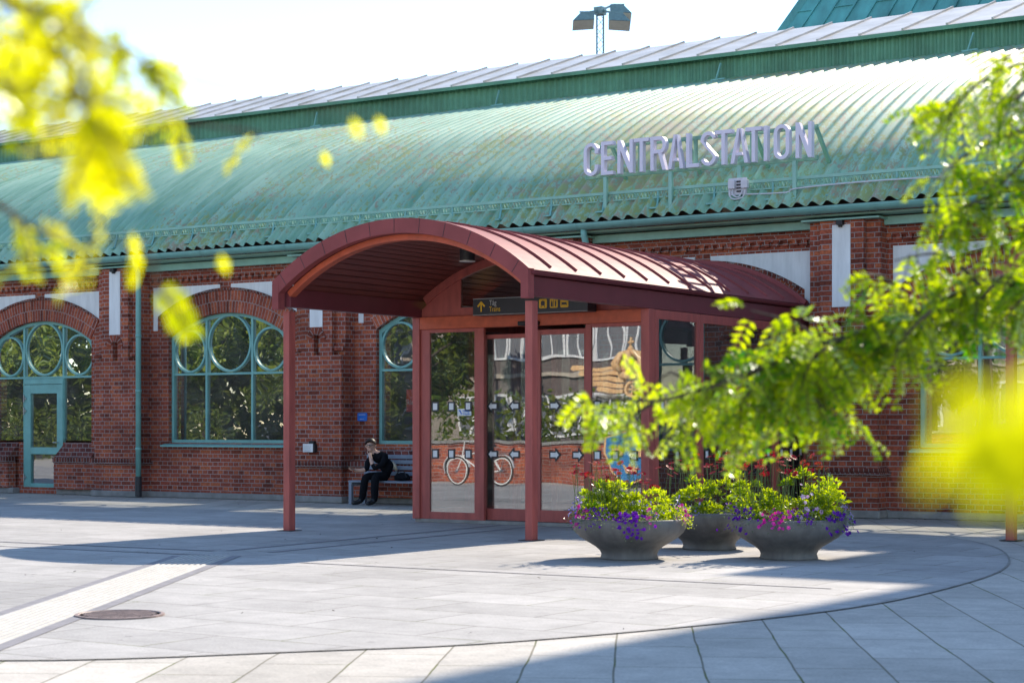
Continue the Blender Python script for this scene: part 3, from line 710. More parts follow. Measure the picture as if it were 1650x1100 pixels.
m = MB(); m.add([(XL,YW+0.42,0.02),(XR,YW+0.42,0.02),(XR,37.4,0.02),(XL,37.4,0.02)], [(0,1,2,3)]); m.build('hall_floor', 'tile_floor', B)
for x in (-31.0, -26.2, -21.2, -16.2, -11.2):
    m = MB(); m.box(x-0.18, x+0.18, 31.0, 31.36, 0.02, 7.4); m.build('inner_column', 'plaster', B)
# snow guard along the eaves
m = MB(); yg = 25.86
m.box(XL, XR, yg-0.022, yg+0.022, 5.075, 5.12); m.box(XL, XR, yg-0.018, yg+0.018, 4.965, 4.985)
n_ = int((XR-XL)/0.03); vs = []
for k in range(n_):
    x = XL+k*0.03; z0, z1 = (4.985, 5.075) if k%2 == 0 else (5.075, 4.985)
    m.bar((x,yg,z0),(x+0.03,yg,z1),0.007,0.010,(0,1,0))
G = m.build('snow_guard', 'teal_pale', B)
x = XL+0.5; first = None
while x < XR:
    m = MB(); m.bar((x,yg,5.11),(x,yg,4.86),0.03,0.03); m.bar((x,yg,5.0),(x+0.05,yg-0.13,4.80),0.03,0.02); m.box(x-0.05, x+0.09, yg-0.2, yg-0.08, 4.775, 4.80)
    m.build('bracket', 'teal', G); x += 1.0

# ------------------------------------------------------------------ tower roof behind, high block to the right, light mast
T = thing('tower_roof_building', 'brick tower with steep turquoise copper roof rising behind the station roof', 'tower', (-14, 68, 0))
m = MB(); m.box(-31.2, 4, 61.6, 78, 0, 12.6); m.build('wall', 'tower_brick', T)
m = MB(); lb = Vector((-31.9,61.2,12.5)); lt = Vector((-26.5,65.2,22.0)); rb = Vector((5,61.2,12.5)); rt = Vector((0,65.2,22.0))
bl = Vector((-31.9,78.5,12.5)); tl = Vector((-26.5,74.5,22.0)); br = Vector((5,78.5,12.5)); tr = Vector((0,74.5,22.0))
m.add([lb,rb,rt,lt,bl,br,tr,tl], [(0,1,2,3),(4,0,3,7),(1,5,6,2),(5,4,7,6),(3,2,6,7)])
for k in range(1, 40):
    f_ = k/40; a = lb.lerp(rb, f_); b = lt.lerp(rt, f_); off = Vector((0,-0.03,0.015))
    m.bar(a+off, b+off, 0.06, 0.06, (0,-0.9,0.4))
for j in range(1, 7):
    for k in range(40):
        f0 = k/40; f1 = (k+1)/40; g_ = (j+(k%2)*0.5)/7
        a = lb.lerp(lt, g_).lerp(rb.lerp(rt, g_), f0); b = lb.lerp(lt, g_).lerp(rb.lerp(rt, g_), f1)
        m.bar(a+off, b+off, 0.03, 0.03, (0,-0.9,0.4))
m.bar(lb, lt, 0.25, 0.25); m.build('copper_roof', 'copper', T)
T = thing('station_head_block', 'tall brick head building of the station beyond the right edge', 'building', (2, 44, 0))
m = MB(); m.box(-5.3, 14, 37.75, 52, 0, 21.8); m.box(-7.35, -5.31, 37.76, 50, 0, 16.35); m.build('wall', 'tower_brick', T)
m = MB(); m.box(-5.31, 14.2, 37.74, 52.2, 21.81, 21.9); m.box(-7.37, -5.32, 37.75, 50.1, 16.36, 16.45); m.build('roof', 'roof_grey', T)
for k in range(6):
    for j in range(4):
        m = MB(); m.box(-4.6+k*2.9, -3.3+k*2.9, 37.70, 37.745, 9.9+j*2.8, 11.7+j*2.8); m.build('window', 'roof_grey', T)
base = cam(967, 500, 88); bx, by = base.x, base.y
T = thing('floodlight_mast', 'slim lattice mast with three box floodlights above the roof ridge', 'light mast', (bx, by, 0))
m = MB(); hwid = 0.155
rx, ry = ct, st
cor = [(-hwid,-hwid),(hwid,-hwid),(hwid,hwid),(-hwid,hwid)]
cw = [(bx+a*ct-b*st, by+a*st+b*ct) for a, b in cor]
for p in cw: m.tube([(p[0],p[1],0),(p[0],p[1],21.0)], 0.035, 6)
z = 8.0; k = 0
while z < 20.8:
    for i in range(4):
        a, b = cw[i], cw[(i+1)%4]
        if k%2: a, b = b, a
        m.tube([(a[0],a[1],z),(b[0],b[1],z+0.42)], 0.011, 4, False)
    z += 0.42; k += 1
m.box(bx-0.22, bx+0.22, by-0.22, by+0.22, 20.75, 21.1); m.build('mast', 'lamp_metal', T)
for (px, py, s_, tilt) in ((944, 34, -1, 0.08), (994, 35, 1, -0.06), (996, 22, 1, -0.1)):
    p = cam(px, py, 88+(1.2 if py == 22 else -0.5)); u = Vector((ct, st, 0))*s_; v = Vector((-st, ct, 0)); up = Vector((0,0,1))
    m = MB()
    def q(a, b, c_): return p+u*a+v*b+up*(c_+a*tilt*s_*0)
    vs = [q(-0.38,-0.42,-0.02),q(0.62,-0.48,-0.08),q(0.62,0.42,-0.36),q(-0.38,0.38,-0.30),q(-0.38,-0.32,0.38),q(0.25,-0.32,0.33),q(0.25,0.32,0.33),q(-0.38,0.32,0.38)]
    m.add(vs, [(4,5,6,7),(0,1,5,4),(1,2,6,5),(2,3,7,6),(3,0,4,7)])
    fl = m.build('floodlight', 'lamp_metal', T)
    m = MB(); m.add([a-up*0.015-v*0.006 for a in vs[:4]], [(3,2,1,0)]); m.build('lens', 'lamp_face', fl)
    m = MB(); m.bar((bx,by,20.95), p+up*0.42-u*0.2, 0.09, 0.09); m.bar(p+up*0.42-u*0.25, p+up*0.42+u*0.3, 0.06, 0.06); m.build('arm', 'lamp_metal', T)

# ------------------------------------------------------------------ rooftop lettering
YS_ = 25.80
T = thing('rooftop_sign', 'pale lilac block letters reading CENTRALSTATION on a green roof frame', 'sign', (-13.8, YS_, 4.9))
Z0, LH, SW = 5.385, 0.535, 0.058
def strokes(ch, w):
    h, s_ = LH, SW; P = []
    def arcq(cx, cz, rx_, rz_, a0, a1, n=8):
        for i in range(n):
            a, b = R(a0+(a1-a0)*i/n), R(a0+(a1-a0)*(i+1)/n)
            P.append([(cx+rx_*math.cos(a),cz+rz_*math.sin(a)),(cx+rx_*math.cos(b),cz+rz_*math.sin(b)),
                      (cx+(rx_-s_)*math.cos(b),cz+(rz_-s_)*math.sin(b)),(cx+(rx_-s_)*math.cos(a),cz+(rz_-s_)*math.sin(a))])
    def rect(x0, x1, z0, z1): P.append([(x0,z0),(x1,z0),(x1,z1),(x0,z1)])
    r = w/2
    if ch in 'CO':
        rect(0, s_, r, h-r); arcq(r, h-r, r, r, 0, 180); arcq(r, r, r, r, 180, 360)
        if ch == 'O': rect(w-s_, w, r, h-r)
        else: rect(w-s_, w, h-r-0.045, h-r); rect(w-s_, w, r, r+0.045)
    elif ch == 'E': rect(0, s_, 0, h); rect(s_, w, 0, s_); rect(s_, w, h-s_, h); rect(s_, w*0.88, h/2-s_/2, h/2+s_/2)
    elif ch == 'L': rect(0, s_, 0, h); rect(s_, w, 0, s_)
    elif ch == 'I': rect(0, s_, 0, h)
    elif ch == 'T': rect(0, w, h-s_, h); rect(r-s_/2, r+s_/2, 0, h-s_)
    elif ch == 'N': rect(0, s_, 0, h); rect(w-s_, w, 0, h); P.append([(s_,h),(s_,h-0.17),(w-s_,0),(w-s_,0.17)])
    elif ch == 'A':
        P.append([(0,0),(s_*1.1,0),(r+0.012,h),(r-0.034,h)]); P.append([(w,0),(r+0.034,h),(r+0.0125,h),(w-s_*1.1,0)])
        P.append([(s_*1.15+0.026,0.12),(w-s_*1.15-0.026,0.12),(w-s_*1.15-0.043,0.12+s_*0.85),(s_*1.15+0.043,0.12+s_*0.85)])
    elif ch == 'R':
        rect(0, s_, 0, h); q = h*0.25; rect(s_, w-q*0.75, h-s_, h); rect(s_, w-q*0.75, h-2*q, h-2*q+s_)
        arcq(w-q*0.75, h-q, q*0.75, q, -90, 90); P.append([(w-s_*1.05,0),(w,0),(w*0.72,h-2*q),(w*0.72-s_,h-2*q)])
    elif ch == 'S':
        q = h*0.25+s_/4
        arcq(r, h-q, r, q, 20, 180); arcq(r, q, r, q, 200, 360)
        P.append([(0,h-q),(s_,h-q),(w,q),(w-s_,q)])
    return P
edges = [('C',90,180),('E',200,275),('N',303,400),('T',408,500),('R',512,610),('A',622,720),('L',738,818),('S',828,928),('T',918,1026),('A',1018,1130),('T',1112,1214),('I',1229,1257),('O',1292,1390),('N',1430,1532)]
for ch, a, b in edges:
    x0 = fx(920+a/3.9286, YS_); x1 = fx(920+b/3.9286, YS_)
    m = MB()
    for poly in strokes(ch, x1-x0): m.prism([(x0+p[0], Z0+p[1]) for p in poly], 'xz', YS_-0.05, YS_+0.05)
    m.build('letter', 'letter', T)
m = MB(); xa, xz = fx(938, YS_), fx(1313, YS_)
m.box(xa, xz, YS_+0.09, YS_+0.13, Z0+LH-0.09, Z0+LH-0.03); m.box(xa, xz, YS_+0.09, YS_+0.13, Z0-0.03, Z0+0.04)
for k in range(5):
    x = xa+(0.06, 1.02, 2.02, 3.0, 3.62)[k]; m.box(x-0.03, x+0.03, YS_+0.092, YS_+0.128, Z0+0.041, Z0+LH-0.091)
m.build('frame', 'sign_green', T)
for k, px in enumerate((975, 1080, 1191, 1280)):
    x = fx(px, YS_-0.02); m = MB(); m.box(x-0.03, x+0.03, YS_-0.03, YS_+0.03, 4.80, Z0-0.031); m.box(x-0.06, x+0.06, YS_-0.08, YS_+0.06, 4.775, 4.798)
    m.build('post', 'teal_pale', T)
for px in (985, 1105, 1215, 1314):
    x = fx(px, YS_+0.1); m = MB(); m.bar((x,YS_+0.13,Z0+LH-0.07),(x+0.05,YS_+0.50,5.36),0.05,0.05); m.build('brace', 'sign_green', T)
xj = fx(1190, YS_-0.05)
T = thing('junction_box', 'white electrical boxes with cable loops on a post below the roof letters', 'junction box', (xj, YS_-0.06, 4.98))
m = MB(); m.box(xj-0.17, xj+0.14, YS_-0.055, YS_-0.035, 4.90, 5.16); m.build('back_plate', 'box_white', T)
for a in (-0.15, 0.07): 
    m = MB(); m.box(xj+a, xj+a+0.11, YS_-0.12, YS_-0.056, 4.99, 5.12); m.build('enclosure', 'box_white', T, bevel=0.008)
m = MB()
for i in range(3):
    for j in range(4): m.box(xj-0.025+i*0.03, xj-0.005+i*0.03, YS_-0.07, YS_-0.056, 4.94+j*0.05, 4.965+j*0.05)
m.build('terminal_block', 'iron', T)
m = MB(); m.tube(smooth_path([(xj-0.12,YS_-0.09,4.98),(xj-0.12,YS_-0.10,4.88),(xj-0.04,YS_-0.10,4.83),(xj+0.1,YS_-0.10,4.86),(xj+0.13,YS_-0.09,4.97)],4), 0.012, 6)
m.tube(smooth_path([(xj-0.08,YS_-0.09,4.98),(xj-0.07,YS_-0.11,4.90),(xj+0.03,YS_-0.11,4.86),(xj+0.09,YS_-0.09,4.97)],4), 0.012, 6); m.build('cable_loop', 'box_white', T)
m = MB(); m.tube(smooth_path([(xj+0.1,YS_-0.05,4.90),(xj+0.8,YS_-0.06,4.88),(xj+1.0,YS_-0.06,4.93),(xj+2.2,YS_-0.06,4.95),(xj+4,YS_-0.06,4.92)],5), 0.011, 6)
m.build('roof_cable', 'box_white', label='thin grey cable running along the roof edge right of the junction boxes', cat='cable')

# ------------------------------------------------------------------ entrance canopy and vestibule
PXL, PXR, PY = -15.86, -12.02, 18.41
CX = (PXL+PXR)/2; HWc = 1.97; ZSPR, ZAP = 3.19, 3.888
CR = (HWc**2+(ZAP-ZSPR)**2)/(2*(ZAP-ZSPR)); CZ = ZAP-CR; CA = math.asin(HWc/CR)
YE = 21.25; YB = 26.10
E = thing('entrance_canopy', 'dark red vaulted entrance canopy on two posts with glazed vestibule and sliding doors', 'entrance canopy', (CX, 21, 0))
def canopy_frame(E, x0, x1, y, yb, vest=True):
    cx = (x0+x1)/2
    for a in (x0, x1-0.10):
        m = MB(); m.box(a, a+0.10, y, y+0.12, 0.006, 2.83)
        for z in (0.62, 0.92, 1.2, 1.75): m.lathe([(0.008,0),(0.008,0.004)], (a+0.05, y-0.001, z), 6)
        p = m.build('post', 'red', E, bevel=0.004)
        m = MB(); m.box(a-0.06, a+0.16, y-0.06, y+0.18, 0.001, 0.009); m.build('base_plate', 'iron', p)
    for a in (x0, x1-0.12):
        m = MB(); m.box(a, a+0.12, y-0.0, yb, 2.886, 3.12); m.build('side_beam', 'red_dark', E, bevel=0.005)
    for s_ in (-1, 1):
        xg = cx+s_*(HWc-0.01)
        m = MB(); g_ = [(xg+s_*0.055*math.cos(a), 3.175+0.05*math.sin(a)) for a in [PI+PI*k/8 for k in range(9)]]
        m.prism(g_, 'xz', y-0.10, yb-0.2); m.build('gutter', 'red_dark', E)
    # front fascia, drops at both ends, inner arch
    m = MB(); m.ring(cx, CZ, CR-0.17, CR+0.012, PI/2-CA, PI/2+CA, y-0.16, y-0.04, 40)
    for s_ in (-1, 1): m.box(cx+s_*(HWc-0.0525)-0.0525, cx+s_*(HWc-0.0525)+0.0525, y-0.163, y-0.037, 2.85, 3.18)
    m.build('fascia', 'red_roof', E)
    m = MB()
    for k in range(11):
        a = PI/2-CA*0.92+2*CA*0.92*k/10
        m.bar((cx+(CR-0.165)*math.cos(a),y-0.162,CZ+(CR-0.165)*math.sin(a)),(cx+(CR+0.012)*math.cos(a),y-0.162,CZ+(CR+0.012)*math.sin(a)),0.005,0.003,(0,1,0))
    m.build('fascia_joint', 'iron', E)
    m = MB(); m.ring(cx, CZ, CR-0.245, CR-0.172, PI/2-CA*0.985, PI/2+CA*0.985, y-0.02, y+0.10, 40); m.build('inner_arch', 'red_light', E)
    # roof skin with standing seams
    n = 36; vs = []
    for i in range(n+1):
        a = PI/2+CA-2*CA*i/n
        for yy in (y-0.15, yb): vs.append((cx+CR*math.cos(a), yy, CZ+CR*math.sin(a)))
    m = MB(); m.add(vs, [(2*i,2*i+1,2*i+3,2*i+2) for i in range(n)])
    yy = y+0.42
    while yy < yb-0.3:
        m.ring(cx, CZ, CR+0.001, CR+0.028, PI/2-CA*0.96, PI/2+CA*0.96, yy, yy+0.018, 30); yy += 0.583
    m.ring(cx, CZ, CR-0.02, CR+0.06, PI/2-CA, PI/2+CA, yb-0.28, yb-0.20, 36)
    m.build('vault_roof', 'red_roof', E)
    # boarded underside
    RI = CR-0.15; nb = 30; m = MB()
    for i in range(nb):
        a0 = PI/2-CA*0.98+2*CA*0.98*i/nb; a1 = PI/2-CA*0.98+2*CA*0.98*(i+0.86)/nb
        m.add([(cx+RI*math.cos(a0),y+0.1,CZ+RI*math.sin(a0)),(cx+RI*math.cos(a1),y+0.1,CZ+RI*math.sin(a1)),(cx+RI*math.cos(a1),yb,CZ+RI*math.sin(a1)),(cx+RI*math.cos(a0),yb,CZ+RI*math.sin(a0))], [(0,1,2,3)])
    m.ring(cx, CZ, RI+0.012, RI+0.03, PI/2-CA*0.98, PI/2+CA*0.98, y+0.1, yb, 30)
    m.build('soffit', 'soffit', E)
canopy_frame(E, PXL, PXR, PY, YB)
# vestibule
m = MB(); m.box(PXL+0.02, PXR-0.02, YE-0.02, YB, 0.003, 0.05); m.build('threshold', 'concrete', E)
m = MB(); m.box(PXL+0.122, PXR-0.122, YE-0.055, YE+0.10, 2.715, 2.884); m.build('header', 'red_light', E, bevel=0.004)
for a in (PXL, PXR-0.12):
    m = MB(); m.box(a, a+0.12, YE-0.06, YE+0.10, 0.05, 2.884); m.build('corner_post', 'red', E, bevel=0.004)
def framed(name, x0, x1, y, z0, z1, fl, fr_, ft, fb, mat='red', gl='door_glass', d=0.05):
    m = MB(); m.box(x0, x0+fl, y-d/2, y+d/2, z0, z1); m.box(x1-fr_, x1, y-d/2, y+d/2, z0, z1)
    m.box(x0+fl, x1-fr_, y-d/2+0.003, y+d/2-0.003, z0, z0+fb); m.box(x0+fl, x1-fr_, y-d/2+0.003, y+d/2-0.003, z1-ft, z1)
    o = m.build(name, mat, E, bevel=0.003)
    m = MB(); m.box(x0+fl-0.005, x1-fr_+0.005, y-0.006, y+0.006, z0+fb-0.005, z1-ft+0.005); m.build('pane', gl, o)
    return o
def f_(px): return fx(px, YE-0.03)
pl = framed('fixed_panel', PXL+0.122, f_(779), YE, 0.05, 2.713, f_(692)-(PXL+0.122), f_(779)-f_(764), 0.05, 0.10)
pr = framed('fixed_panel', f_(943), PXR-0.122, YE, 0.05, 2.713, f_(952)-f_(943), (PXR-0.122)-f_(1035), 0.05, 0.10)
yd = YE+0.11
dl = framed('sliding_door', fx(775, yd), fx(857, yd), yd, 0.055, 2.62, 0.10, 0.09, 0.06, 0.16)
dr = framed('sliding_door', fx(858, YE+0.06)+0.03, f_(942), YE+0.06, 0.055, 2.66, 0.11, 0.05, 0.07, 0.16)
m = MB(); xa = f_(840); xb_ = f_(872); m.box(xa, xb_, YE-0.13, YE-0.056, 2.715, 2.775); m.build('door_sensor', 'black', E, bevel=0.01)
# safety marks on the panes: framed squares and arrows
def squares(panel, xs, y, z):
    for x in xs:
        for zz in z:
            a, b = MB(), MB()
            a.box(x-0.058, x+0.058, y-0.004, y-0.001, zz-0.068, zz+0.068); b.box(x-0.036, x+0.036, y-0.0065, y-0.0042, zz-0.046, zz+0.046)
            a.build('safety_square', 'sign_dark', panel, extra=[(b, 'white')])
def arrows(panel, xs, y, z, d):
    for x in xs:
        for zz in z:
            a, b = MB(), MB()
            a.prism([(x+d*p, zz+q) for p, q in [(0.095,0.0),(0.0,0.10),(0.0,0.052),(-0.09,0.052),(-0.09,-0.052),(0.0,-0.052),(0.0,-0.10)]], 'xz', y-0.004, y-0.002)
            b.prism([(x+d*p, zz+q) for p, q in [(0.062,0.0),(0.016,0.05),(0.016,0.030),(-0.07,0.030),(-0.07,-0.030),(0.016,-0.030),(0.016,-0.05)]], 'xz', y-0.0065, y-0.0045)
            a.build('safety_arrow', 'sign_dark', panel, extra=[(b, 'white')])
ZZ = (1.628, 0.965)
squares(pl, [fx(p, YE) for p in (702, 728, 755)], YE-0.008, ZZ)
squares(pr, [fx(p, YE) for p in (963, 992, 1022)], YE-0.008, ZZ)
arrows(dl, [fx(p, yd) for p in (794, 829)], yd-0.008, ZZ, -1)
arrows(dr, [fx(p, YE+0.06) for p in (895, 932)], YE+0.052, ZZ, 1)
# stickers
def sticker(x0, x1, z0, z1, y, mat='white'):
    m = MB(); m.box(x0, x1, y-0.004, y-0.001, z0, z1); return m
for par, px0, px1 in ((pl, 738, 760), (pr, 958, 982)):
    xa, xb_ = fx(px0, YE), fx(px1, YE); zt = fz(px0, 658.5, YE); zb = fz(px0, 669.5, YE)
    o = sticker(xa, xb_, zb, zt, YE-0.008).build('no_smoking_sticker', 'white', par)
    w_ = xb_-xa
    text('sticker_text', 'Rökning', 0.045, (xa+w_*0.38, YE-0.0135, zt-0.045), 'blue', par, 0.75, 0.0005)
    text('sticker_text', 'förbjuden', 0.045, (xa+w_*0.38, YE-0.0135, zb+0.012), 'blue', par, 0.75, 0.0005)
    m = MB(); xm, zm = xa+w_*0.2, (zb+zt)/2; m.prism([(xm-0.03,zm+0.03),(xm,zm+0.035),(xm+0.03,zm-0.02),(xm+0.015,zm-0.035),(xm+0.005,zm-0.005)], 'xz', YE-0.0145, YE-0.0125); m.build('sticker_symbol', 'blue', par)
xa, xb_ = fx(962.5, YE), fx(978.5, YE); zt, zb = fz(970, 668.5, YE), fz(970, 694.5, YE)
sticker(xa, xb_, zb, zt-0.01, YE-0.0085).build('camera_notice', 'white', pr)
w_ = xb_-xa; m = MB(); zq0 = zt-0.02-0.62*(zt-zb); yq = YE-0.0145
for a, b, c_, d in ((xa+0.008,xb_-0.008,zt-0.024,zt-0.018),(xa+0.008,xb_-0.008,zq0,zq0+0.006)): m.box(a, b, yq, yq+0.0015, c_, d)
for a in (xa+0.008, xb_-0.014): m.box(a, a+0.006, yq, yq+0.0014, zq0+0.0065, zt-0.0245)
xm, zm = (xa+xb_)/2, (zt-0.02+zq0)/2
m.prism([(xm-0.045,zm-0.02),(xm+0.03,zm+0.05),(xm+0.05,zm+0.015),(xm-0.02,zm-0.035)], 'xz', yq, yq+0.0013); m.box(xm-0.004, xm+0.006, yq, yq+0.0012, zq0+0.008, zm-0.02)
m.build('camera_symbol', 'sign_dark', pr)
text('notice_text', 'TV/video', 0.042, (xa+0.008, YE-0.0140, zq0-0.038), 'sign_dark', pr, 0.72, 0.0005)
text('notice_text', 'bevakning', 0.042, (xa+0.008, YE-0.0140, zb+0.014), 'sign_dark', pr, 0.60, 0.0005)
# side walls of the vestibule
for side, X in ((1, PXR-0.03), (-1, PXL+0.03)):
    ys = [21.36]+[22.61+1.18*k for k in range(3)]+[26.08]
    for k in range(4):
        m = MB(); a, b = ys[k]+0.004, ys[k+1]-0.004
        m.box(X-0.03, X+0.03, a, a+0.09, 0.05, 2.88); m.box(X-0.03, X+0.03, b-0.09, b, 0.05, 2.88)
        m.box(X-0.027, X+0.027, a+0.09, b-0.09, 0.05, 0.17); m.box(X-0.027, X+0.027, a+0.09, b-0.09, 2.76, 2.88)
        o = m.build('side_window', 'red', E, bevel=0.003)
        m = MB(); m.box(X-0.006, X+0.006, a+0.085, b-0.085, 0.165, 2.765); m.build('pane', 'door_glass', o)
        xo = X+side*0.008
        for yy in (a+0.22, (a+b)/2, b-0.22):
            for zz in ZZ:
                m = MB(); m2 = MB()
                m.box(min(xo,xo+side*0.002), max(xo,xo+side*0.002), yy-0.058, yy+0.058, zz-0.068, zz+0.068)
                m2.box(min(xo+side*0.0022,xo+side*0.004), max(xo+side*0.0022,xo+side*0.004), yy-0.036, yy+0.036, zz-0.046, zz+0.046)
                m.build('safety_square', 'sign_dark', o, extra=[(m2, 'white')])
yi = 24.6
m = MB()
for x in (PXL+0.16, CX-1.0, CX-0.08, CX+0.0801, CX+1.0, PXR-0.24): m.box(x, x+0.08, yi, yi+0.06, 0.05, 2.75)
m.box(PXL+0.16, PXR-0.16, yi-0.003, yi+0.063, 2.75, 2.88); m.box(PXL+0.16, PXR-0.16, yi-0.002, yi+0.062, 0.051, 0.15)
o = m.build('inner_screen', 'red', E)
m = MB(); m.add([(PXL+0.2,yi+0.03,0.15),(PXR-0.2,yi+0.03,0.15),(PXR-0.2,yi+0.03,2.75),(PXL+0.2,yi+0.03,2.75)], [(0,1,2,3)]); m.build('pane', 'glass', o)
# tympanum above the doors
RI = CR-0.152
m = MB(); m.ring(CX, CZ, RI-0.115, RI, PI/2-CA*0.93, PI/2+CA*0.93, YE-0.03, YE+0.05, 36)
def zarc(x, r): return CZ+math.sqrt(max(0, r*r-(x-CX)**2))
gx0, gx1 = fx(743, YE), 2*CX-fx(743, YE)
for s_ in (0, 1):
    n = 8; xs = [PXL+0.13+(gx0-PXL-0.13)*k/n for k in range(n+1)]
    if s_: xs = [2*CX-x for x in xs]
    poly = [(xs[0], 2.887)]+[(x, max(2.89, zarc(x, RI-0.112))) for x in xs]+[(xs[-1], 2.887)]
    m.prism(poly, 'xz', YE-0.01, YE+0.03)
m.prism([(gx0+0.001,2.887),(gx1-0.001,2.887),(gx1-0.001,3.0),(gx0+0.001,3.0)], 'xz', YE-0.012, YE+0.028)
TY = m.build('tympanum', 'red', E)
m = MB(); n = 16; xs = [gx0+(gx1-gx0)*k/n for k in range(n+1)]
m.add([(gx0,YE+0.012,3.0)]+[(x,YE+0.012,zarc(x,RI-0.108)) for x in xs]+[(gx1,YE+0.012,3.0)], [tuple(range(n+3))]); m.build('pane', 'brown_glass', TY)
# lamp in the porch vault
lp = Vector((fx(753, 19.9), 19.9, 0)); zc = zarc(lp.x, CR-0.2)
T = thing('canopy_lamp', 'dark cylindrical downlight hanging under the canopy vault', 'ceiling lamp', (lp.x, lp.y, zc))
zb_ = fz(753, 421, 19.9)
m = MB(); m.lathe([(0.095,0),(0.1,0.01),(0.1,zc-zb_-0.01)], (lp.x,lp.y,zb_), 24); m.build('housing', 'sign_dark', T, smooth=False)
m = MB(); m.lathe([(0.1005,0.0),(0.104,0.0),(0.104,0.012),(0.1005,0.012)], (lp.x,lp.y,zb_-0.006), 24); m.build('trim_ring', 'lamp_face', T)
# lit fitting inside the hall, seen through the brown glass above the sign
xl = fx(800, 22.5)
T = thing('vestibule_light', 'small warm lit wedge lamp behind the brown glass above the sign', 'lamp', (xl, 22.5, 3.1))
m = MB(); m.prism([(xl-0.12,3.02),(xl+0.14,3.02),(xl+0.14,3.19)], 'xz', 22.4, 22.5); m.build('diffuser', 'lamp_warm', T)
m = MB(); m.box(xl-0.16, xl+0.17, 22.51, 22.55, 2.98, 3.24); m.build('backplate', 'sign_dark', T)
# hanging direction sign
yS = 20.95
xa, xb_ = fx(762, yS), fx(947, yS); zb_, zt = fz(762, 508.5, yS), fz(762, 481.5, yS)
T = thing('direction_sign', 'dark sign with yellow arrow, lettering Tåg Trains, and yellow pictograms over the doors', 'sign', ((xa+xb_)/2, yS, zb_))
m = MB(); m.box(xa, xb_, yS, yS+0.22, zb_, zt); m.build('board', 'sign_dark', T, bevel=0.006)
m = MB(); m.box(xa+0.004, xb_-0.004, yS-0.006, yS-0.001, zb_+0.002, zb_+0.008); m.box(xa+0.004, xb_-0.004, yS-0.006, yS-0.001, zt-0.008, zt-0.002); m.build('edge_strip', 'grey_text', T)
ax = fx(775.5, yS); zc = (zb_+zt)/2; m = MB()
m.box(ax-0.011, ax+0.011, yS-0.004, yS-0.0005, zc-0.065, zc+0.045)
m.bar((ax-0.058,yS-0.0025,zc+0.004),(ax+0.003,yS-0.0025,zc+0.066),0.024,0.004,(0,1,0)); m.bar((ax+0.058,yS-0.0022,zc+0.004),(ax-0.003,yS-0.0022,zc+0.066),0.024,0.004,(0,1,0))
m.build('arrow', 'yellow', T)
tx = fx(788.5, yS)
text('sign_text', 'Tåg', 0.098, (tx, yS-0.003, zc+0.018), 'grey_text', T, 0.82, 0.001)
text('sign_text', 'Trains', 0.098, (tx, yS-0.003, zc-0.068), 'yellow', T, 0.74, 0.001)
def rounded(x, z, s_, r, n=4):
    P = []
    for cx_, cz_, a0 in ((s_-r,s_-r,0),(-s_+r,s_-r,90),(-s_+r,-s_+r,180),(s_-r,-s_+r,270)):
        for k in range(n+1):
            a = R(a0+90*k/n); P.append((x+cx_+r*math.cos(a), z+cz_+r*math.sin(a)))
    return P
for k, px in enumerate((875, 892.5, 909.5)):
    x = fx(px, yS); m = MB(); m.prism(rounded(x, zc+0.008, 0.062, 0.018), 'xz', yS-0.004, yS-0.0005); pc = m.build('pictogram', 'yellow', T)
    m = MB(); y_ = yS-0.0065; zz = zc+0.008
    if k == 0:
        m.prism(rounded(x, zz+0.004, 0.030, 0.012), 'xz', y_, y_+0.002); m.box(x-0.034, x-0.02, y_, y_+0.002, zz-0.046, zz-0.03); m.box(x+0.02, x+0.034, y_, y_+0.002, zz-0.046, zz-0.03); m.box(x-0.01, x+0.01, y_, y_+0.002, zz+0.036, zz+0.044)
    elif k == 1:
        for s_ in (-1, 1):
            m.lathe([(0.001,0),(0.008,0.004),(0.008,0.012),(0.001,0.016)], (x+s_*0.03, yS-0.006, zz+0.026), 8, 1, 0.15); m.prism([(x+s_*0.03-0.012,zz+0.022),(x+s_*0.03+0.012,zz+0.022),(x+s_*0.03+(0.016 if s_ < 0 else 0.008),zz-0.045),(x+s_*0.03-(0.016 if s_ < 0 else 0.008),zz-0.045)], 'xz', y_, y_+0.002)
        m.box(x-0.003, x+0.003, y_, y_+0.002, zz-0.045, zz+0.045)
    else:
        m.box(x-0.042, x+0.042, y_, y_+0.002, zz-0.024, zz-0.012); m.box(x-0.042, x-0.036, y_, y_+0.002, zz-0.036, zz+0.012); m.box(x+0.036, x+0.042, y_, y_+0.002, zz-0.036, zz-0.0245); m.box(x-0.034, x+0.034, y_, y_+0.002, zz-0.0115, zz+0.006)
    m.build('pictogram_figure', 'sign_dark', pc)

# second canopy, of which only the left post shows at the right edge
E2 = thing('second_canopy', 'second red entrance canopy whose post stands right of the last arched window', 'entrance canopy', (-5.4, 24, 0))
canopy_frame(E2, -7.40, -3.56, 21.55, YB)
# window behind: red ticket sign inside the hall
yk = 26.95
xa, xb_ = fx(655, yk), fx(703, yk)
zb_, zt = fz(670, 663, yk), fz(670, 627, yk)
T = thing('ticket_sign', 'red ticket sign lettered in white behind the window over the bench', 'sign', (xa, yk, zb_))
m = MB(); m.box(xa, xb_, yk, yk+0.12, zb_, zt); m.box((xa+xb_)/2-0.05, (xa+xb_)/2+0.05, yk+0.02, yk+0.10, 0.02, zb_-0.001); m.build('board', 'red_sign', T)
text('sign_text', 'Skånetrafiken', 0.13, (xa-0.02, yk-0.003, (zb_+zt)/2-0.07), 'white', T, 0.80, 0.001)

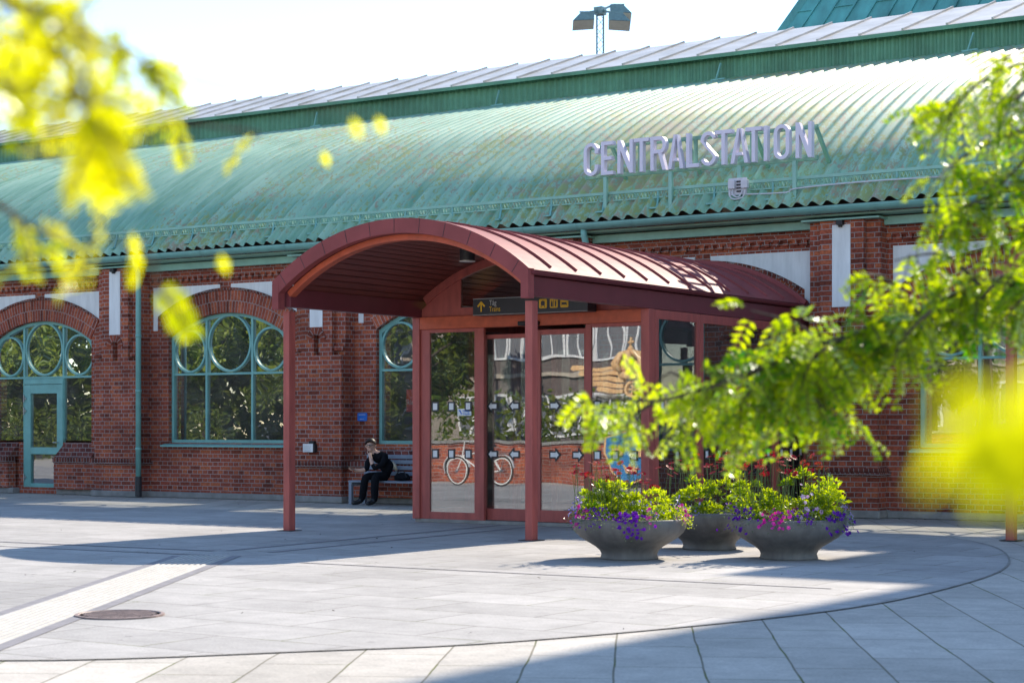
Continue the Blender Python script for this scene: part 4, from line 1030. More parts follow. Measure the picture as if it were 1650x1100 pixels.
# ------------------------------------------------------------------ wall fittings
yw = 25.74
x0, x1 = fx(489, yw-0.08), fx(507, yw-0.08); z0, z1 = fz(498, 728.5, yw-0.08), fz(498, 714.5, yw-0.08)
T = thing('ashtray_box', 'small wall ashtray with white notice paper on the pilaster behind the left post', 'ashtray', ((x0+x1)/2, yw, z0))
m = MB(); m.box(x0+0.02, x1-0.0, yw-0.09, yw-0.001, z0, z1-0.01); m.build('box', 'iron', T, bevel=0.01)
m = MB(); m.box(x0+0.11, x1-0.03, yw-0.07, yw-0.002, z1-0.008, z1+0.05); m.build('lid', 'black', T, bevel=0.008)
m = MB(); m.box(x0, x1-0.03, yw-0.097, yw-0.092, z0+0.005, z1); m.build('notice', 'white', T)
for k in range(4):
    m = MB(); m.box(x0+0.035, x1-0.065-0.02*(k%2), yw-0.0985, yw-0.0972, z1-0.055-0.03*k, z1-0.048-0.03*k); m.build('notice_line', 'grey_text', T)
x0, x1 = fx(577, YW), fx(592, YW); z0, z1 = fz(584, 678, YW), fz(584, 665, YW)
T = thing('wall_plate', 'small bright blue plate on the brick wall above the seated person', 'wall sign', ((x0+x1)/2, YW, z0))
m = MB(); xc, zc = (x0+x1)/2, (z0+z1)/2
P = [(xc+(p-xc)*(x1-x0)/(2*0.1), zc+(q-zc)*(z1-z0)/(2*0.1)) for p, q in rounded(xc, zc, 0.1, 0.025)]
m.prism(P, 'xz', YW-0.02, YW-0.001); m.build('plate', 'blue', T)
m = MB(); m.box(x0+0.03, x1-0.03, YW-0.0225, YW-0.0205, z1-0.035, z1-0.028); m.box(x0+0.05, x1-0.06, YW-0.0225, YW-0.0205, z0+0.03, z0+0.035); m.build('print', 'lamp_face', T)
# bench
bx0, bx1 = -20.35, -17.3
T = thing('bench', 'blue grey slatted bench against the brick wall under the window', 'bench', ((bx0+bx1)/2, 25.5, 0))
m = MB()
for k in range(4): m.box(bx0, bx1, 25.33+k*0.105, 25.42+k*0.105, 0.385, 0.418)
m.build('seat', 'bench', T, bevel=0.006)
m = MB()
for k, (yy, zz) in enumerate(((25.775,0.50),(25.80,0.60),(25.825,0.70),(25.85,0.79))): m.box(bx0, bx1, yy, yy+0.028, zz, zz+0.07)
m.build('backrest', 'bench', T, bevel=0.006)
for x in (bx0+0.02, (bx0+bx1)/2, bx1-0.08):
    m = MB(); m.box(x, x+0.06, 25.32, 25.38, 0.0, 0.384); m.box(x, x+0.06, 25.70, 25.76, 0.0, 0.384); m.box(x+0.004, x+0.056, 25.381, 25.699, 0.33, 0.38)
    m.bar((x+0.03,25.775,0.384),(x+0.03,25.875,0.88),0.05,0.04,(0,1,0)); m.build('leg', 'bench', T)

# ------------------------------------------------------------------ seated person
def skinned(joints, edges, extra_sub=2):
    me = bpy.data.meshes.new('figure'); me.from_pydata([j[0] for j in joints], edges, [])
    o = bpy.data.objects.new('figure', me); C.objects.link(o)
    sk = o.modifiers.new('skin', 'SKIN'); sk.use_smooth_shade = True
    for i, j in enumerate(joints):
        sv = me.skin_vertices[0].data[i]; r = j[1]; sv.radius = r if isinstance(r, tuple) else (r, r); sv.use_root = i == 0
    sb = o.modifiers.new('sub', 'SUBSURF'); sb.levels = extra_sub; sb.render_levels = extra_sub
    bpy.context.view_layer.update()
    out = bpy.data.meshes.new_from_object(o.evaluated_get(bpy.context.evaluated_depsgraph_get()))
    bpy.data.objects.remove(o); return out
px_, py_ = -19.74, 25.60
P = thing('person', 'person in black clothes and glasses leaning forward on bench, hand at mouth, holding phone', 'person', (px_, py_, 0))
J = [((0.13,0.03,0.50),(0.15,0.12)),        # 0 pelvis
     ((0.08,-0.05,0.63),(0.155,0.14)),     # 1 waist
     ((0.03,-0.12,0.77),(0.155,0.12)),      # 2 chest
     ((-0.05,-0.19,0.85),(0.12,0.085)),     # 3 upper chest
     ((-0.075,-0.235,0.905),(0.052,0.052)), # 4 neck
     ((-0.10,-0.27,0.965),(0.07,0.08)),     # 5 head low
     ((-0.115,-0.275,1.03),(0.082,0.095)),  # 6 head
     ((-0.12,-0.265,1.085),(0.055,0.065)),  # 7 crown
     ((0.09,-0.10,0.48),0.095),((0.09,-0.40,0.50),0.078),((0.08,-0.41,0.27),0.072),((0.075,-0.40,0.10),0.062),((0.065,-0.46,0.052),0.046),((0.04,-0.58,0.035),0.036),   # 8-13 left leg
     ((-0.02,-0.10,0.48),0.095),((-0.14,-0.38,0.50),0.078),((-0.19,-0.37,0.27),0.072),((-0.24,-0.35,0.10),0.062),((-0.27,-0.41,0.052),0.046),((-0.33,-0.52,0.035),0.036), # 14-19 right leg
     ((0.12,-0.15,0.85),0.07),((0.16,-0.27,0.71),0.058),((0.08,-0.42,0.63),0.045),((0.0,-0.395,0.76),0.036),((-0.045,-0.375,0.865),0.028), # 20-24 left arm: shoulder, mid, elbow, forearm, wrist
     ((-0.14,-0.20,0.83),0.068),((-0.15,-0.32,0.71),0.056),((-0.09,-0.40,0.62),0.048),((-0.14,-0.49,0.60),0.036),((-0.18,-0.55,0.60),0.027), # 25-29 right arm
     ((-0.065,-0.37,0.905),(0.034,0.02)),((-0.21,-0.60,0.605),(0.034,0.018))] # 30,31 palms
Eg = [(0,1),(1,2),(2,3),(3,4),(4,5),(5,6),(6,7),(0,8),(8,9),(9,10),(10,11),(11,12),(12,13),(0,14),(14,15),(15,16),(16,17),(17,18),(18,19),(3,20),(20,21),(21,22),(22,23),(23,24),(3,25),(25,26),(26,27),(27,28),(28,29),(24,30),(29,31)]
me = skinned(J, Eg)
skin_j = {4,5,6,7,24,29,30,31,23,28}
for mt in ('cloth', 'skin', 'black'): me.materials.append(MATS[mt])
for p in me.polygons:
    c_ = p.center; best = min(range(len(J)), key=lambda i: (Vector(J[i][0])-c_).length-(0.03 if i in (5,6,7) else 0))
    p.material_index = 1 if best in skin_j and (best != 4 or c_.z > 0.895) else (2 if best in (12,13,18,19) else 0)
    p.use_smooth = True
body = bpy.data.objects.new('body', me); C.objects.link(body); body.parent = P
# fingers and thumb of both hands
def fingers(base, dirn, side, nrm, s_=1.0):
    base, dirn, side, nrm = Vector(base), Vector(dirn).normalized(), Vector(side).normalized(), Vector(nrm).normalized()
    m = MB()
    for k, (o_, l) in enumerate(((-0.024,0.062),(-0.008,0.072),(0.008,0.068),(0.024,0.052))):
        a = base+side*o_+dirn*0.03; m.tube([a, a+dirn*l*0.45+nrm*0.004, a+dirn*l*0.78+nrm*0.018, a+dirn*l*0.9+nrm*0.034], [0.0085,0.008,0.007,0.005], 7)
    a = base-side*0.028-dirn*0.01; m.tube([a, a-side*0.02+dirn*0.022+nrm*0.01, a-side*0.018+dirn*0.048+nrm*0.022], [0.010,0.009,0.006], 7)
    return m
def off(p): return Vector(p)+Vector((px_,py_,0))
m = fingers(off(J[30][0]), (-0.05,0.25,1), (1,0.1,0), (-0.1,1,0.1)); m.build('fingers', 'skin', body, smooth=True)
m = fingers(off(J[31][0]), (-0.75,-0.65,0.05), (0.65,-0.75,0), (0,0,1)); m.build('fingers', 'skin', body, smooth=True)
# face details: nose, ears, glasses, mouth; facing the camera, a little left
hd = Vector((px_-0.115, py_-0.275, 1.02)); fd = Vector((0.35,-0.93,-0.12)).normalized(); sd = Vector((fd.y,-fd.x,0)).normalized()*-1; ud_ = fd.cross(sd)*-1
if ud_.z < 0: ud_ = -ud_
def hp(a, b, c_): return hd+sd*a+fd*b+ud_*c_
m = MB(); m.tube([hp(0,0.085,0.03),hp(0,0.105,-0.005),hp(0,0.085,-0.015)], [0.008,0.014,0.010], 8)
for s_ in (-1, 1): m.tube([hp(s_*0.078,0.0,0.02),hp(s_*0.088,-0.012,0.005),hp(s_*0.08,0.0,-0.03)], [0.012,0.016,0.009], 8)
m.build('nose_and_ears', 'skin', body, smooth=True)
m = MB()
for s_ in (-1, 1):
    pts = [hp(s_*0.034+0.024*math.cos(a), 0.098-0.012*abs(math.cos(a)), 0.018+0.018*math.sin(a)) for a in [2*PI*k/12 for k in range(13)]]
    m.tube(pts, 0.0032, 5, False); m.tube([hp(s_*0.06,0.088,0.022),hp(s_*0.085,0.0,0.02)], 0.003, 5)
    m.tube([hp(s_*0.034-0.007,0.088,0.016),hp(s_*0.034+0.007,0.088,0.016)], 0.006, 6)
m.tube([hp(-0.012,0.1,0.022),hp(0.012,0.1,0.022)], 0.003, 5); m.build('glasses', 'black', P)
m = MB(); m.tube([hp(-0.022,0.085,-0.045),hp(0,0.092,-0.043),hp(0.022,0.085,-0.045)], [0.004,0.006,0.004], 6); m.build('mouth', 'red_light', body)
m = MB(); cpt = hd+ud_*0.03-fd*0.012; n = 20; rows = 9; vs = []
for i in range(rows):
    v = i/(rows-1)
    for k in range(n):
        a = 2*PI*k/n; fr_ = math.cos(a)      # 1 = towards the face
        low = 0.80+1.5*(0.5-0.5*fr_)**0.65      # hair reaches lower at the back
        ph = v*low
        vs.append(cpt+(fd*math.cos(a)*0.098+sd*math.sin(a)*0.09)*math.sin(ph)+ud_*math.cos(ph)*0.095)
m.add(vs, [(i*n+k,i*n+(k+1)%n,(i+1)*n+(k+1)%n,(i+1)*n+k) for i in range(rows-1) for k in range(n)])
m.tube([hp(0,-0.085,0.01),hp(0.02,-0.13,-0.03),hp(0.03,-0.12,-0.1)], [0.03,0.04,0.015], 8)
m.build('hair', 'hair', P, smooth=True, solid=0.008)
m = MB(); m.tube([off((0.145,0.0,0.745)),off((0.185,0.01,0.67)),off((0.205,0.05,0.59))], [0.022,0.038,0.025], 10); m.build('sun_patch', 'cream', P, smooth=True)  # sunlight patch on the back, put in as a cream coloured shape
fp = off((-0.235,-0.635,0.63)); m = MB(); m.bar(fp-Vector((0.05,0.03,-0.035)), fp+Vector((0.05,0.04,-0.03)), 0.075, 0.01, (0.1,0.1,1)); m.build('phone', 'black', label='black phone held in the seated person\'s lowered hand', cat='phone', bevel=0.003)
bxp = Vector((fx(648, 25.55), 25.55, 0.42))
T = thing('handbag', 'small soft black bag lying on the bench beside the seated person', 'bag', bxp)
m = MB(); m.lathe([(0.02,0.0),(0.15,0.01),(0.16,0.06),(0.12,0.12),(0.03,0.14)], bxp, 16, 1.0, 0.6); m.build('body', 'cloth', T, smooth=True)
m = MB(); m.tube(smooth_path([tuple(bxp+Vector((-0.12,0,0.1))),tuple(bxp+Vector((-0.05,-0.02,0.17))),tuple(bxp+Vector((0.06,-0.03,0.16))),tuple(bxp+Vector((0.13,-0.05,0.06)))],4), 0.009, 6); m.build('strap', 'black', T)

# ------------------------------------------------------------------ foliage helpers
def blade(mb, p, d, nrm, l, w_, tone, fold=0.25):
    d = d.normalized(); s_ = d.cross(nrm)
    if s_.length < 1e-4: s_ = d.cross(Vector((0.3,0.2,1)))
    s_.normalize(); n_ = s_.cross(d)
    a = p; b = p+d*l*0.45+s_*w_*0.5+n_*w_*fold; c_ = p+d*l-n_*l*0.08; e = p+d*l*0.45-s_*w_*0.5+n_*w_*fold; mid = p+d*l*0.5
    mb.add([a,b,c_,e,mid], [(0,1,4),(1,2,4),(2,3,4),(3,0,4)], tone)
def rv(): 
    while True:
        v = Vector((random.uniform(-1,1),random.uniform(-1,1),random.uniform(-1,1)))
        if 0.05 < v.length < 1: return v.normalized()
def compound(mb, sm, p, d, length, ll, lw, tone, pairs=8, nrm=None):
    """pinnate leaf: two rows of leaflets on a drooping midrib"""
    d = d.normalized(); nrm = nrm or rv(); pts = []; q = p.copy(); dd = d.copy()
    for i in range(pairs+1):
        pts.append(q.copy()); q = q+dd*(length/pairs); dd = (dd+Vector((0,0,-0.09))).normalized()
    sm.tube(pts, [0.0016]*len(pts), 3, False)
    for i in range(1, pairs+1):
        dd = (pts[i]-pts[i-1]).normalized(); s_ = dd.cross(nrm)
        if s_.length < 1e-3: s_ = dd.cross(Vector((1,0,0.3)))
        s_.normalize(); k = math.sin(PI*(0.2+0.7*i/pairs))
        for sg in (-1, 1):
            t_ = min(1, max(0, tone+random.gauss(0, 0.13)))
            blade(mb, pts[i], s_*sg+dd*0.55+rv()*0.22, (nrm+rv()*0.6), ll*(0.6+0.4*k)*random.uniform(0.8,1.15), lw*random.uniform(0.85,1.2), t_)
def twig_leaves(fol, wood, path, r0, n, tone, spread=0.06, length=(0.09,0.16), ll=0.033, lw=0.0135, droop=0.6, clump=2, tvar=0.22, skip=0):
    sp = smooth_path([tuple(p) for p in path], 5)
    wood.tube(sp, [max(0.0018, r0*(1-0.8*i/len(sp))) for i in range(len(sp))], 7)
    for k in range(n):
        i = random.randrange(skip*5 if len(sp) > skip*5+2 else 0, max(1, len(sp)-1)); p = Vector(sp[i]).lerp(Vector(sp[i+1]), random.random())
        for j in range(clump):
            d = rv()+Vector((0,0,-droop)); compound(fol, wood, p+rv()*spread*0.3, d, random.uniform(*length), ll, lw, min(1,max(0,random.gauss(tone,tvar))), random.randint(6,9))

# right-hand honey locust, five metres off: trunk outside the frame, one long limb reaching in
tp = cam(2050, 700, 5.6); tb = (tp.x, tp.y, 0)
TR = thing('honey_locust_tree', 'honey locust with long lime green leafy limb reaching in from the right', 'tree', tb)
wood, fol, trk = MB(), MB(), MB()
trk.tube([(tb[0],tb[1],0),(tb[0]+0.03,tb[1],1.2),(tb[0]-0.02,tb[1]+0.05,2.4),(tb[0]+0.05,tb[1],3.8)], [0.11,0.085,0.07,0.03], 12)
def cp(px, py, D): return cam(px, py, D)
limb = [cp(2050,330,5.6),cp(1850,385,5.45),cp(1700,425,5.3),cp(1580,462,5.2),cp(1470,505,5.15),cp(1350,548,5.1),cp(1250,585,5.05),cp(1150,622,5.0),cp(1060,645,5.0),cp(975,640,5.0)]
wood.tube(smooth_path([tuple(p) for p in limb[5:]], 4), [0.011-0.0005*k for k in range(17)], 6)
twig_leaves(fol, wood, limb[:8], 0.022, 66, 0.48, 0.1)
twig_leaves(fol, wood, limb[7:], 0.006, 5, 0.6, 0.04, clump=1)
twig_leaves(fol, wood, [cp(1720,430,5.3),cp(1600,470,5.25),cp(1500,510,5.2),cp(1400,550,5.15),cp(1330,600,5.1),cp(1290,640,5.1)], 0.012, 34, 0.5)
subs = [([(1420,530),(1360,585),(1330,640)],22,0.35),([(1330,560),(1270,620),(1240,690)],30,0.4),([(1260,585),(1200,640),(1190,690)],24,0.4),
        ([(1170,615),(1120,655),(1100,690)],16,0.5),([(1060,645),(1020,670),(1010,690)],4,0.5),([(1500,500),(1460,540),(1440,580)],14,0.35),
        ([(1600,460),(1560,505),(1530,530)],14,0.28),([(1680,440),(1640,490),(1610,520)],18,0.22),([(1480,505),(1430,450),(1380,440)],14,0.62),([(1330,555),(1280,520),(1210,500)],12,0.62),
        ([(1580,460),(1520,410),(1440,420)],18,0.6),([(1700,425),(1640,360),(1560,360)],24,0.5),([(1120,632),(1080,600),(1040,640)],8,0.65),([(1000,640),(960,640),(945,655)],4,0.7),
        ([(1280,600),(1330,660),(1370,680)],18,0.3),([(1220,600),(1160,630),(1080,670)],14,0.5)]
for pts, n_, tone in subs: twig_leaves(fol, wood, [cp(x, y, 5.1+random.uniform(-0.15,0.15)) for x, y in pts], 0.006, max(3, int(n_*0.66)), min(1, tone+0.12))
ups = [([(1900,120),(1720,100),(1620,110),(1560,150),(1520,200)],44,0.55),([(1900,200),(1720,190),(1620,220),(1540,260),(1510,290)],46,0.5),([(1900,290),(1720,270),(1640,300),(1560,330),(1520,340)],40,0.45),
       ([(1720,110),(1650,150),(1600,190)],24,0.5),([(1700,230),(1650,260),(1610,300)],24,0.35),([(1720,60),(1660,80),(1600,100)],8,0.7),([(1560,150),(1500,180),(1465,200)],4,0.6)]
for pts, n_, tone in ups: twig_leaves(fol, wood, [cp(x, y, 5.0+random.uniform(-0.2,0.2)) for x, y in pts], 0.007, max(3, int(n_*0.46)), min(1, tone+0.08))
# part of the crown above the frame, sparse
for k in range(16):
    a = cp(2050+random.uniform(-120,300), random.uniform(-700,200), 5.6+random.uniform(-0.6,0.6)); b = a+rv()*0.5; c_ = b+rv()*0.4
    twig_leaves(fol, wood, [Vector((tb[0],tb[1],2.6+0.05*k)), a, b, c_], 0.012, 14, 0.5)
trunk = trk.build('trunk', 'bark', TR, smooth=True); wood.build('branches', 'bark', TR, smooth=True); fol.build('crown', 'leaf_lime', TR)

# near left honey locust: yellow spring leaves a metre or two from the lens
tp = cam(-900, 700, 2.0); tb = (tp.x, tp.y, 0)
TL = thing('honey_locust_tree', 'honey locust with bright yellow leaves hanging blurred in from the upper left', 'tree', tb)
wood, fol, trk = MB(), MB(), MB()
trk.tube([(tb[0],tb[1],0),(tb[0]-0.02,tb[1],1.2),(tb[0]+0.02,tb[1],2.2),(tb[0],tb[1],3.2)], [0.07,0.06,0.045,0.02], 12)
jt = Vector((tb[0],tb[1],1.95))
twig_leaves(fol, wood, [jt, cp(-250,-80,1.7), cp(-40,-20,1.6), cp(60,50,1.6), cp(120,130,1.62), cp(150,205,1.65)], 0.006, 17, 0.75, 0.02, (0.07,0.11), 0.024, 0.010, 0.3, 1, 0.15, skip=1)
twig_leaves(fol, wood, [jt, cp(-20,-10,1.55), cp(50,30,1.52), cp(100,90,1.5), cp(135,165,1.5), cp(170,225,1.52)], 0.004, 24, 0.85, 0.01, (0.06,0.09), 0.024, 0.010, 0.4, 1, 0.1, skip=1)
twig_leaves(fol, wood, [jt, cp(60,50,1.9), cp(150,60,2.0), cp(225,90,2.1), cp(255,140,2.1)], 0.003, 6, 0.35, 0.01, (0.05,0.08), 0.022, 0.009, 0.7, 1, 0.15, skip=1)
twig_leaves(fol, wood, [jt, cp(-40,60,2.0), cp(20,120,2.0), cp(50,160,2.1)], 0.003, 4, 0.3, 0.01, (0.05,0.08), 0.022, 0.009, 0.7, 1, 0.15, skip=1)
twig_leaves(fol, wood, [jt, cp(-200,250,2.2), cp(-20,320,2.2), cp(50,370,2.3), cp(70,420,2.3)], 0.004, 8, 0.4, 0.01, (0.06,0.09), 0.022, 0.009, 0.5, 1, 0.25, skip=1)
twig_leaves(fol, wood, [jt, cp(60,250,2.4), cp(250,200,2.5), cp(360,205,2.5), cp(420,215,2.5)], 0.002, 3, 0.6, 0.01, (0.05,0.08), 0.022, 0.009, 0.9, 1, 0.2, skip=1)
twig_leaves(fol, wood, [jt, cp(60,370,2.0), cp(150,380,1.95), cp(235,410,1.9), cp(255,460,1.9), cp(270,490,1.9)], 0.002, 5, 0.7, 0.01, (0.05,0.07), 0.022, 0.010, 0.9, 1, 0.2, skip=1)
for x, y, D in ((355,410,1.9),(568,190,1.75),(608,187,2.0),(520,243,2.3)):
    blade(fol, cp(x, y, D), Vector((0.2,0.3,-1)), Vector((0.3,-0.8,0.3)), 0.022, 0.012, 0.8); wood.tube([cp(x,y,D), cp(x-120,y-26,D), cp(x-330,y-70,D), jt], [0.0004,0.0004,0.0004,0.0004], 4)
for k in range(10):
    a = cp(-700+random.uniform(-400,300), random.uniform(-900,100), 2.0+random.uniform(-0.3,0.3)); b = a+rv()*0.3
    twig_leaves(fol, wood, [jt+Vector((0,0,0.08*k)), a, b], 0.006, 10, 0.6, 0.03)
trk.build('trunk', 'bark', TL, smooth=True); wood.build('branches', 'bark', TL, smooth=True); fol.build('crown', 'leaf_yellow', TL)

# sapling close to the lens
tp = cam(2700, 900, 0.75); tb = (tp.x, tp.y, 0)
TS = thing('young_tree', 'yellow leaved sapling almost touching the lens, a soft yellow blur at lower right', 'tree', tb)
wood, fol, trk = MB(), MB(), MB()
trk.tube([(tb[0],tb[1],0),(tb[0],tb[1]+0.01,0.7),(tb[0]+0.01,tb[1],1.6),(tb[0],tb[1],2.0)], [0.025,0.02,0.014,0.006], 10)
tw = [Vector((tb[0],tb[1],1.30)), cp(2000,560,0.62), cp(1720,590,0.58), cp(1640,640,0.56), cp(1580,720,0.55)]
wood.tube(tw, [0.004,0.002,0.001,0.0008,0.0006], 6)
for x, y, dx, dz, l in ((1660,590,-0.5,-1,0.032),(1640,640,0.5,-1,0.032),(1600,670,-0.7,-0.6,0.032),(1570,700,-0.2,-1,0.03),(1610,700,0.1,-1,0.032),(1545,680,0.2,-1,0.03),(1590,650,-0.9,-0.2,0.026),(1680,560,0.2,-1,0.03),(1530,700,0.5,-1,0.026),(1690,640,-0.3,-1,0.03),(1580,690,-0.4,-1,0.03),(1620,680,0.3,-1,0.03),(1560,720,0.2,-0.9,0.026),(1640,700,-0.2,-1,0.03),(1600,740,0.1,-0.7,0.024),(1660,680,0,-1,0.03)):
    blade(fol, cp(x+34, y-22, 0.58), Vector((ct*dx,st*dx,dz)), Vector((st*0.6,-ct*0.9,0.5)), l, 0.014, random.uniform(0.5,0.9), 0.1)
for k in range(13):
    x, y = random.gauss(1612, 26), random.gauss(655, 34); q = cp(x, y, 0.52+random.uniform(-0.03,0.05))
    blade(fol, q, Vector((random.uniform(-1,1)*ct, random.uniform(-1,1)*st, -0.8)), Vector((st*0.6,-ct*0.9,0.5))+rv()*0.5, random.uniform(0.02,0.03), 0.014, random.uniform(0.3,0.9), 0.1)
    wood.tube([q, cp(1640,640,0.56)], 0.0004, 3)
for k in range(12):
    a = Vector((tb[0],tb[1],1.0+0.08*k)); b = a+Vector((random.uniform(0.0,0.2),random.uniform(-0.2,0.1),0.08)); twig_leaves(fol, wood, [a, a.lerp(b,0.5), b], 0.002, 4, 0.7, 0.01, (0.06,0.09), 0.026, 0.011, 0.4, 1)
trk.build('trunk', 'bark', TS, smooth=True); wood.build('branches', 'bark', TS); fol.build('crown', 'leaf_sap', TS)

# ------------------------------------------------------------------ planters with summer bedding
PR = [(0.285,0.0),(0.30,0.004),(0.292,0.02),(0.285,0.05),(0.30,0.085),(0.345,0.125),(0.42,0.17),(0.50,0.22),(0.552,0.27),(0.577,0.32),(0.584,0.37),(0.580,0.405),(0.574,0.412),(0.548,0.412),(0.543,0.40),(0.53,0.34)]
spots = [((-9.59,16.5), 'grey concrete bowl planter at the left front, purple petunias over its rim'),
         ((-9.62,18.3), 'shaded grey concrete bowl planter standing behind the other two'),
         ((-8.24,17.41), 'grey concrete bowl planter at the right front with water stains')]
first = None
for (x, y), lab in spots:
    if first is None:
        first = thing('flower_planter', lab, 'planter', (x, y, 0.001), 'concrete bowl planters')
        m = MB(); m.lathe([(r, z) for r, z in PR], (x, y, 0.001), 64); m.build('bowl', 'planter', first, smooth=True)
        m = MB(); m.lathe([(0.54,0.33),(0.3,0.36),(0.02,0.37)], (x, y, 0.001), 32); m.build('soil', 'soil', first, smooth=True)
    else:
        o = copy_tree(first); o.location = (x, y, 0.001); o['label'] = lab
cr = Vector((ct, st, 0)); cf = Vector((-st, ct, 0))       # along and away from the viewer, used to spread the plants round each bowl
def mound(fol, c_, rx_, rz_, n, size, tone, wid=0.36, up=0.55):
    cl = []
    for k in range(22):
        v = rv(); v.z = abs(v.z)*1.1; cl.append((Vector(c_)+Vector((v.x*rx_, v.y*rx_, v.z*rz_))*random.uniform(0.45, 0.92), random.uniform(0.05, 0.10), random.gauss(tone, 0.12)))
    for k in range(n):
        q, r_, tn = random.choice(cl); w_ = rv(); w_.z = abs(w_.z)*0.9-0.25
        p = q+Vector((w_.x,w_.y,w_.z))*r_*random.uniform(0.2,1.0)
        d = w_*1.0+Vector((0,0,up*random.uniform(0.1,1.1)))+rv()*0.35
        blade(fol, p, d, rv()+Vector((0,0,0.6)), size*random.uniform(0.6,1.25), size*wid*1.25, min(1,max(0,random.gauss(tn,0.18))))
def flower(mb, p, nrm, r, tone, n=8, wid=0.7):
    nrm = nrm.normalized(); a = nrm.cross(Vector((0.3,0.9,0.2))).normalized(); b = nrm.cross(a)
    for k in range(n):
        t_ = 2*PI*k/n; d = a*math.cos(t_)+b*math.sin(t_)
        blade(mb, p, d+nrm*0.25, nrm, r, r*wid, min(1,max(0,tone+random.gauss(0,0.15))), 0.1)
def daisy_bush(px0, dx, dy, rx_, rz_, n, nf, label, h0=0.36, leaf='leaf_bed', size=0.052, tone=0.55):
    b_ = Vector((px0[0],px0[1],h0))+cr*dx+cf*dy; n = int(n*1.6); nf = int(nf*1.6); rx_ *= 1.12; rz_ *= 1.1; size *= 1.1; nf = int(nf*1.3)
    T = thing('daisy_bush', label, 'plant', b_, 'leafy daisies in the planters')
    f = MB(); mound(f, b_, rx_, rz_, n, size, tone); f.build('leaves', leaf, T)
    for k in range(nf):
        s_, fl = MB(), MB()
        a = random.uniform(0, 2*PI); rr = rx_*random.uniform(0.1,1.0)
        q = b_+Vector((math.cos(a)*rr, math.sin(a)*rr, 0)); top = q+Vector((random.gauss(0,0.05),random.gauss(0,0.05),rz_*random.uniform(0.95,1.4)))
        s_.tube([q+Vector((0,0,rz_*0.3)), q.lerp(top,0.6)+rv()*0.015, top], 0.0028, 4, False)
        s_.lathe([(0.004,0),(0.009,0.004),(0.005,0.012)], (top.x,top.y,top.z-0.002), 6)
        if random.random() < 0.85:
            flower(fl, top, Vector((random.gauss(0,0.5),random.gauss(0,0.5),1)), random.uniform(0.034,0.048), 0.6, 10, 0.55)
            s_.build('flower', 'stem', T, extra=[(fl, 'petal_red')])
        else: s_.build('bud', 'stem', T)
def trailing(px0, ang, spread, rad, n, nf, petal, label, name='petunia', leaf='leaf_grey', drop=0.10, fr_=0.022, h=0.40, ltone=0.5, cat='flowers', hh=0.12):
    """clump at the rim; ang measured from the viewer's right, clockwise toward the viewer"""
    nf = int(nf*0.72); n = int(n*1.5)
    c0 = Vector((px0[0],px0[1],h))+cr*math.cos(ang)*rad-cf*math.sin(ang)*rad
    T = thing(name, label, cat, c0, 'flowers at the planter rims')
    f, fl = MB(), MB()
    out = (c0-Vector((px0[0],px0[1],h))).normalized()
    tang = Vector((-out.y,out.x,0))
    for k in range(n+nf):
        u = random.gauss(0,0.45); v = random.uniform(-0.5,0.75)
        p = c0+tang*u*spread+out*v*0.12+Vector((0,0,-max(0,v-0.25)*drop*2.2+random.uniform(0,hh)*(1-max(0,v))))
        if k < n: blade(f, p, rv()+out*0.4+Vector((0,0,0.2)), rv(), random.uniform(0.018,0.034), 0.011, random.gauss(ltone,0.25))
        else: flower(fl, p+out*0.015+Vector((0,0,0.012)), out*0.8+Vector((0,0,0.6))+rv()*0.6-cf*0.2, fr_*random.uniform(0.75,1.2), random.random(), 5, 0.95)
    f.build('leaves', leaf, T); fl.build('blossoms', petal, T)
A_, B_, C_ = (-9.59,16.5), (-9.62,18.3), (-8.24,17.41)
random.seed(11)
daisy_bush(A_, -0.27, 0.02, 0.30, 0.42, 900, 16, 'leafy lime daisy bush with red flowers at the left of the left front planter')
daisy_bush(A_, 0.02, 0.2, 0.26, 0.36, 560, 9, 'lime daisy bush at the back middle of the left front planter')
daisy_bush(A_, 0.26, -0.02, 0.24, 0.33, 720, 3, 'rounded yellow green bush in the right half of the left front planter', size=0.04, tone=0.72)
trailing(A_, R(165), 0.22, 0.54, 130, 80, 'petal_lilac', 'violet lobelia sprays at the far left end of the left front planter', 'lobelia', drop=0.04, fr_=0.014, hh=0.26)
trailing(A_, R(150), 0.15, 0.58, 70, 26, 'petal_pink', 'magenta petunias at the left end of the left front planter', drop=0.12, hh=0.14)
trailing(A_, R(128), 0.22, 0.56, 110, 70, 'petal_purple', 'deep blue lobelia along the left rim of the left front planter', 'lobelia', fr_=0.014, drop=0.09)
trailing(A_, R(92), 0.24, 0.58, 90, 80, 'petal_purple', 'dark purple petunias spilling over the front rim of the left front planter', drop=0.17, fr_=0.024, hh=0.08)
trailing(A_, R(74), 0.12, 0.56, 40, 12, 'petal_pink', 'pale pink petunias on the front rim of the left front planter', drop=0.06)
trailing(A_, R(62), 0.18, 0.42, 110, 22, 'petal_lilac', 'grey leaved lilac clump inside the front rim of the left front planter', 'lobelia', drop=0.03, fr_=0.013, hh=0.2)
trailing(A_, R(20), 0.22, 0.56, 140, 44, 'petal_pink', 'bright pink petunias tumbling over the right end of the left front planter', leaf='leaf_bed', ltone=0.7, drop=0.08, hh=0.14)
trailing(A_, R(6), 0.16, 0.50, 90, 40, 'petal_lilac', 'pale violet lobelia tuft at the right end of the left front planter', 'lobelia', drop=0.02, fr_=0.013, hh=0.22)
daisy_bush(B_, -0.22, -0.05, 0.32, 0.44, 820, 12, 'lime daisy bush with red flowers at the left of the rear planter')
daisy_bush(B_, 0.22, 0.05, 0.32, 0.46, 820, 14, 'lime daisy bush with red flowers at the right of the rear planter')
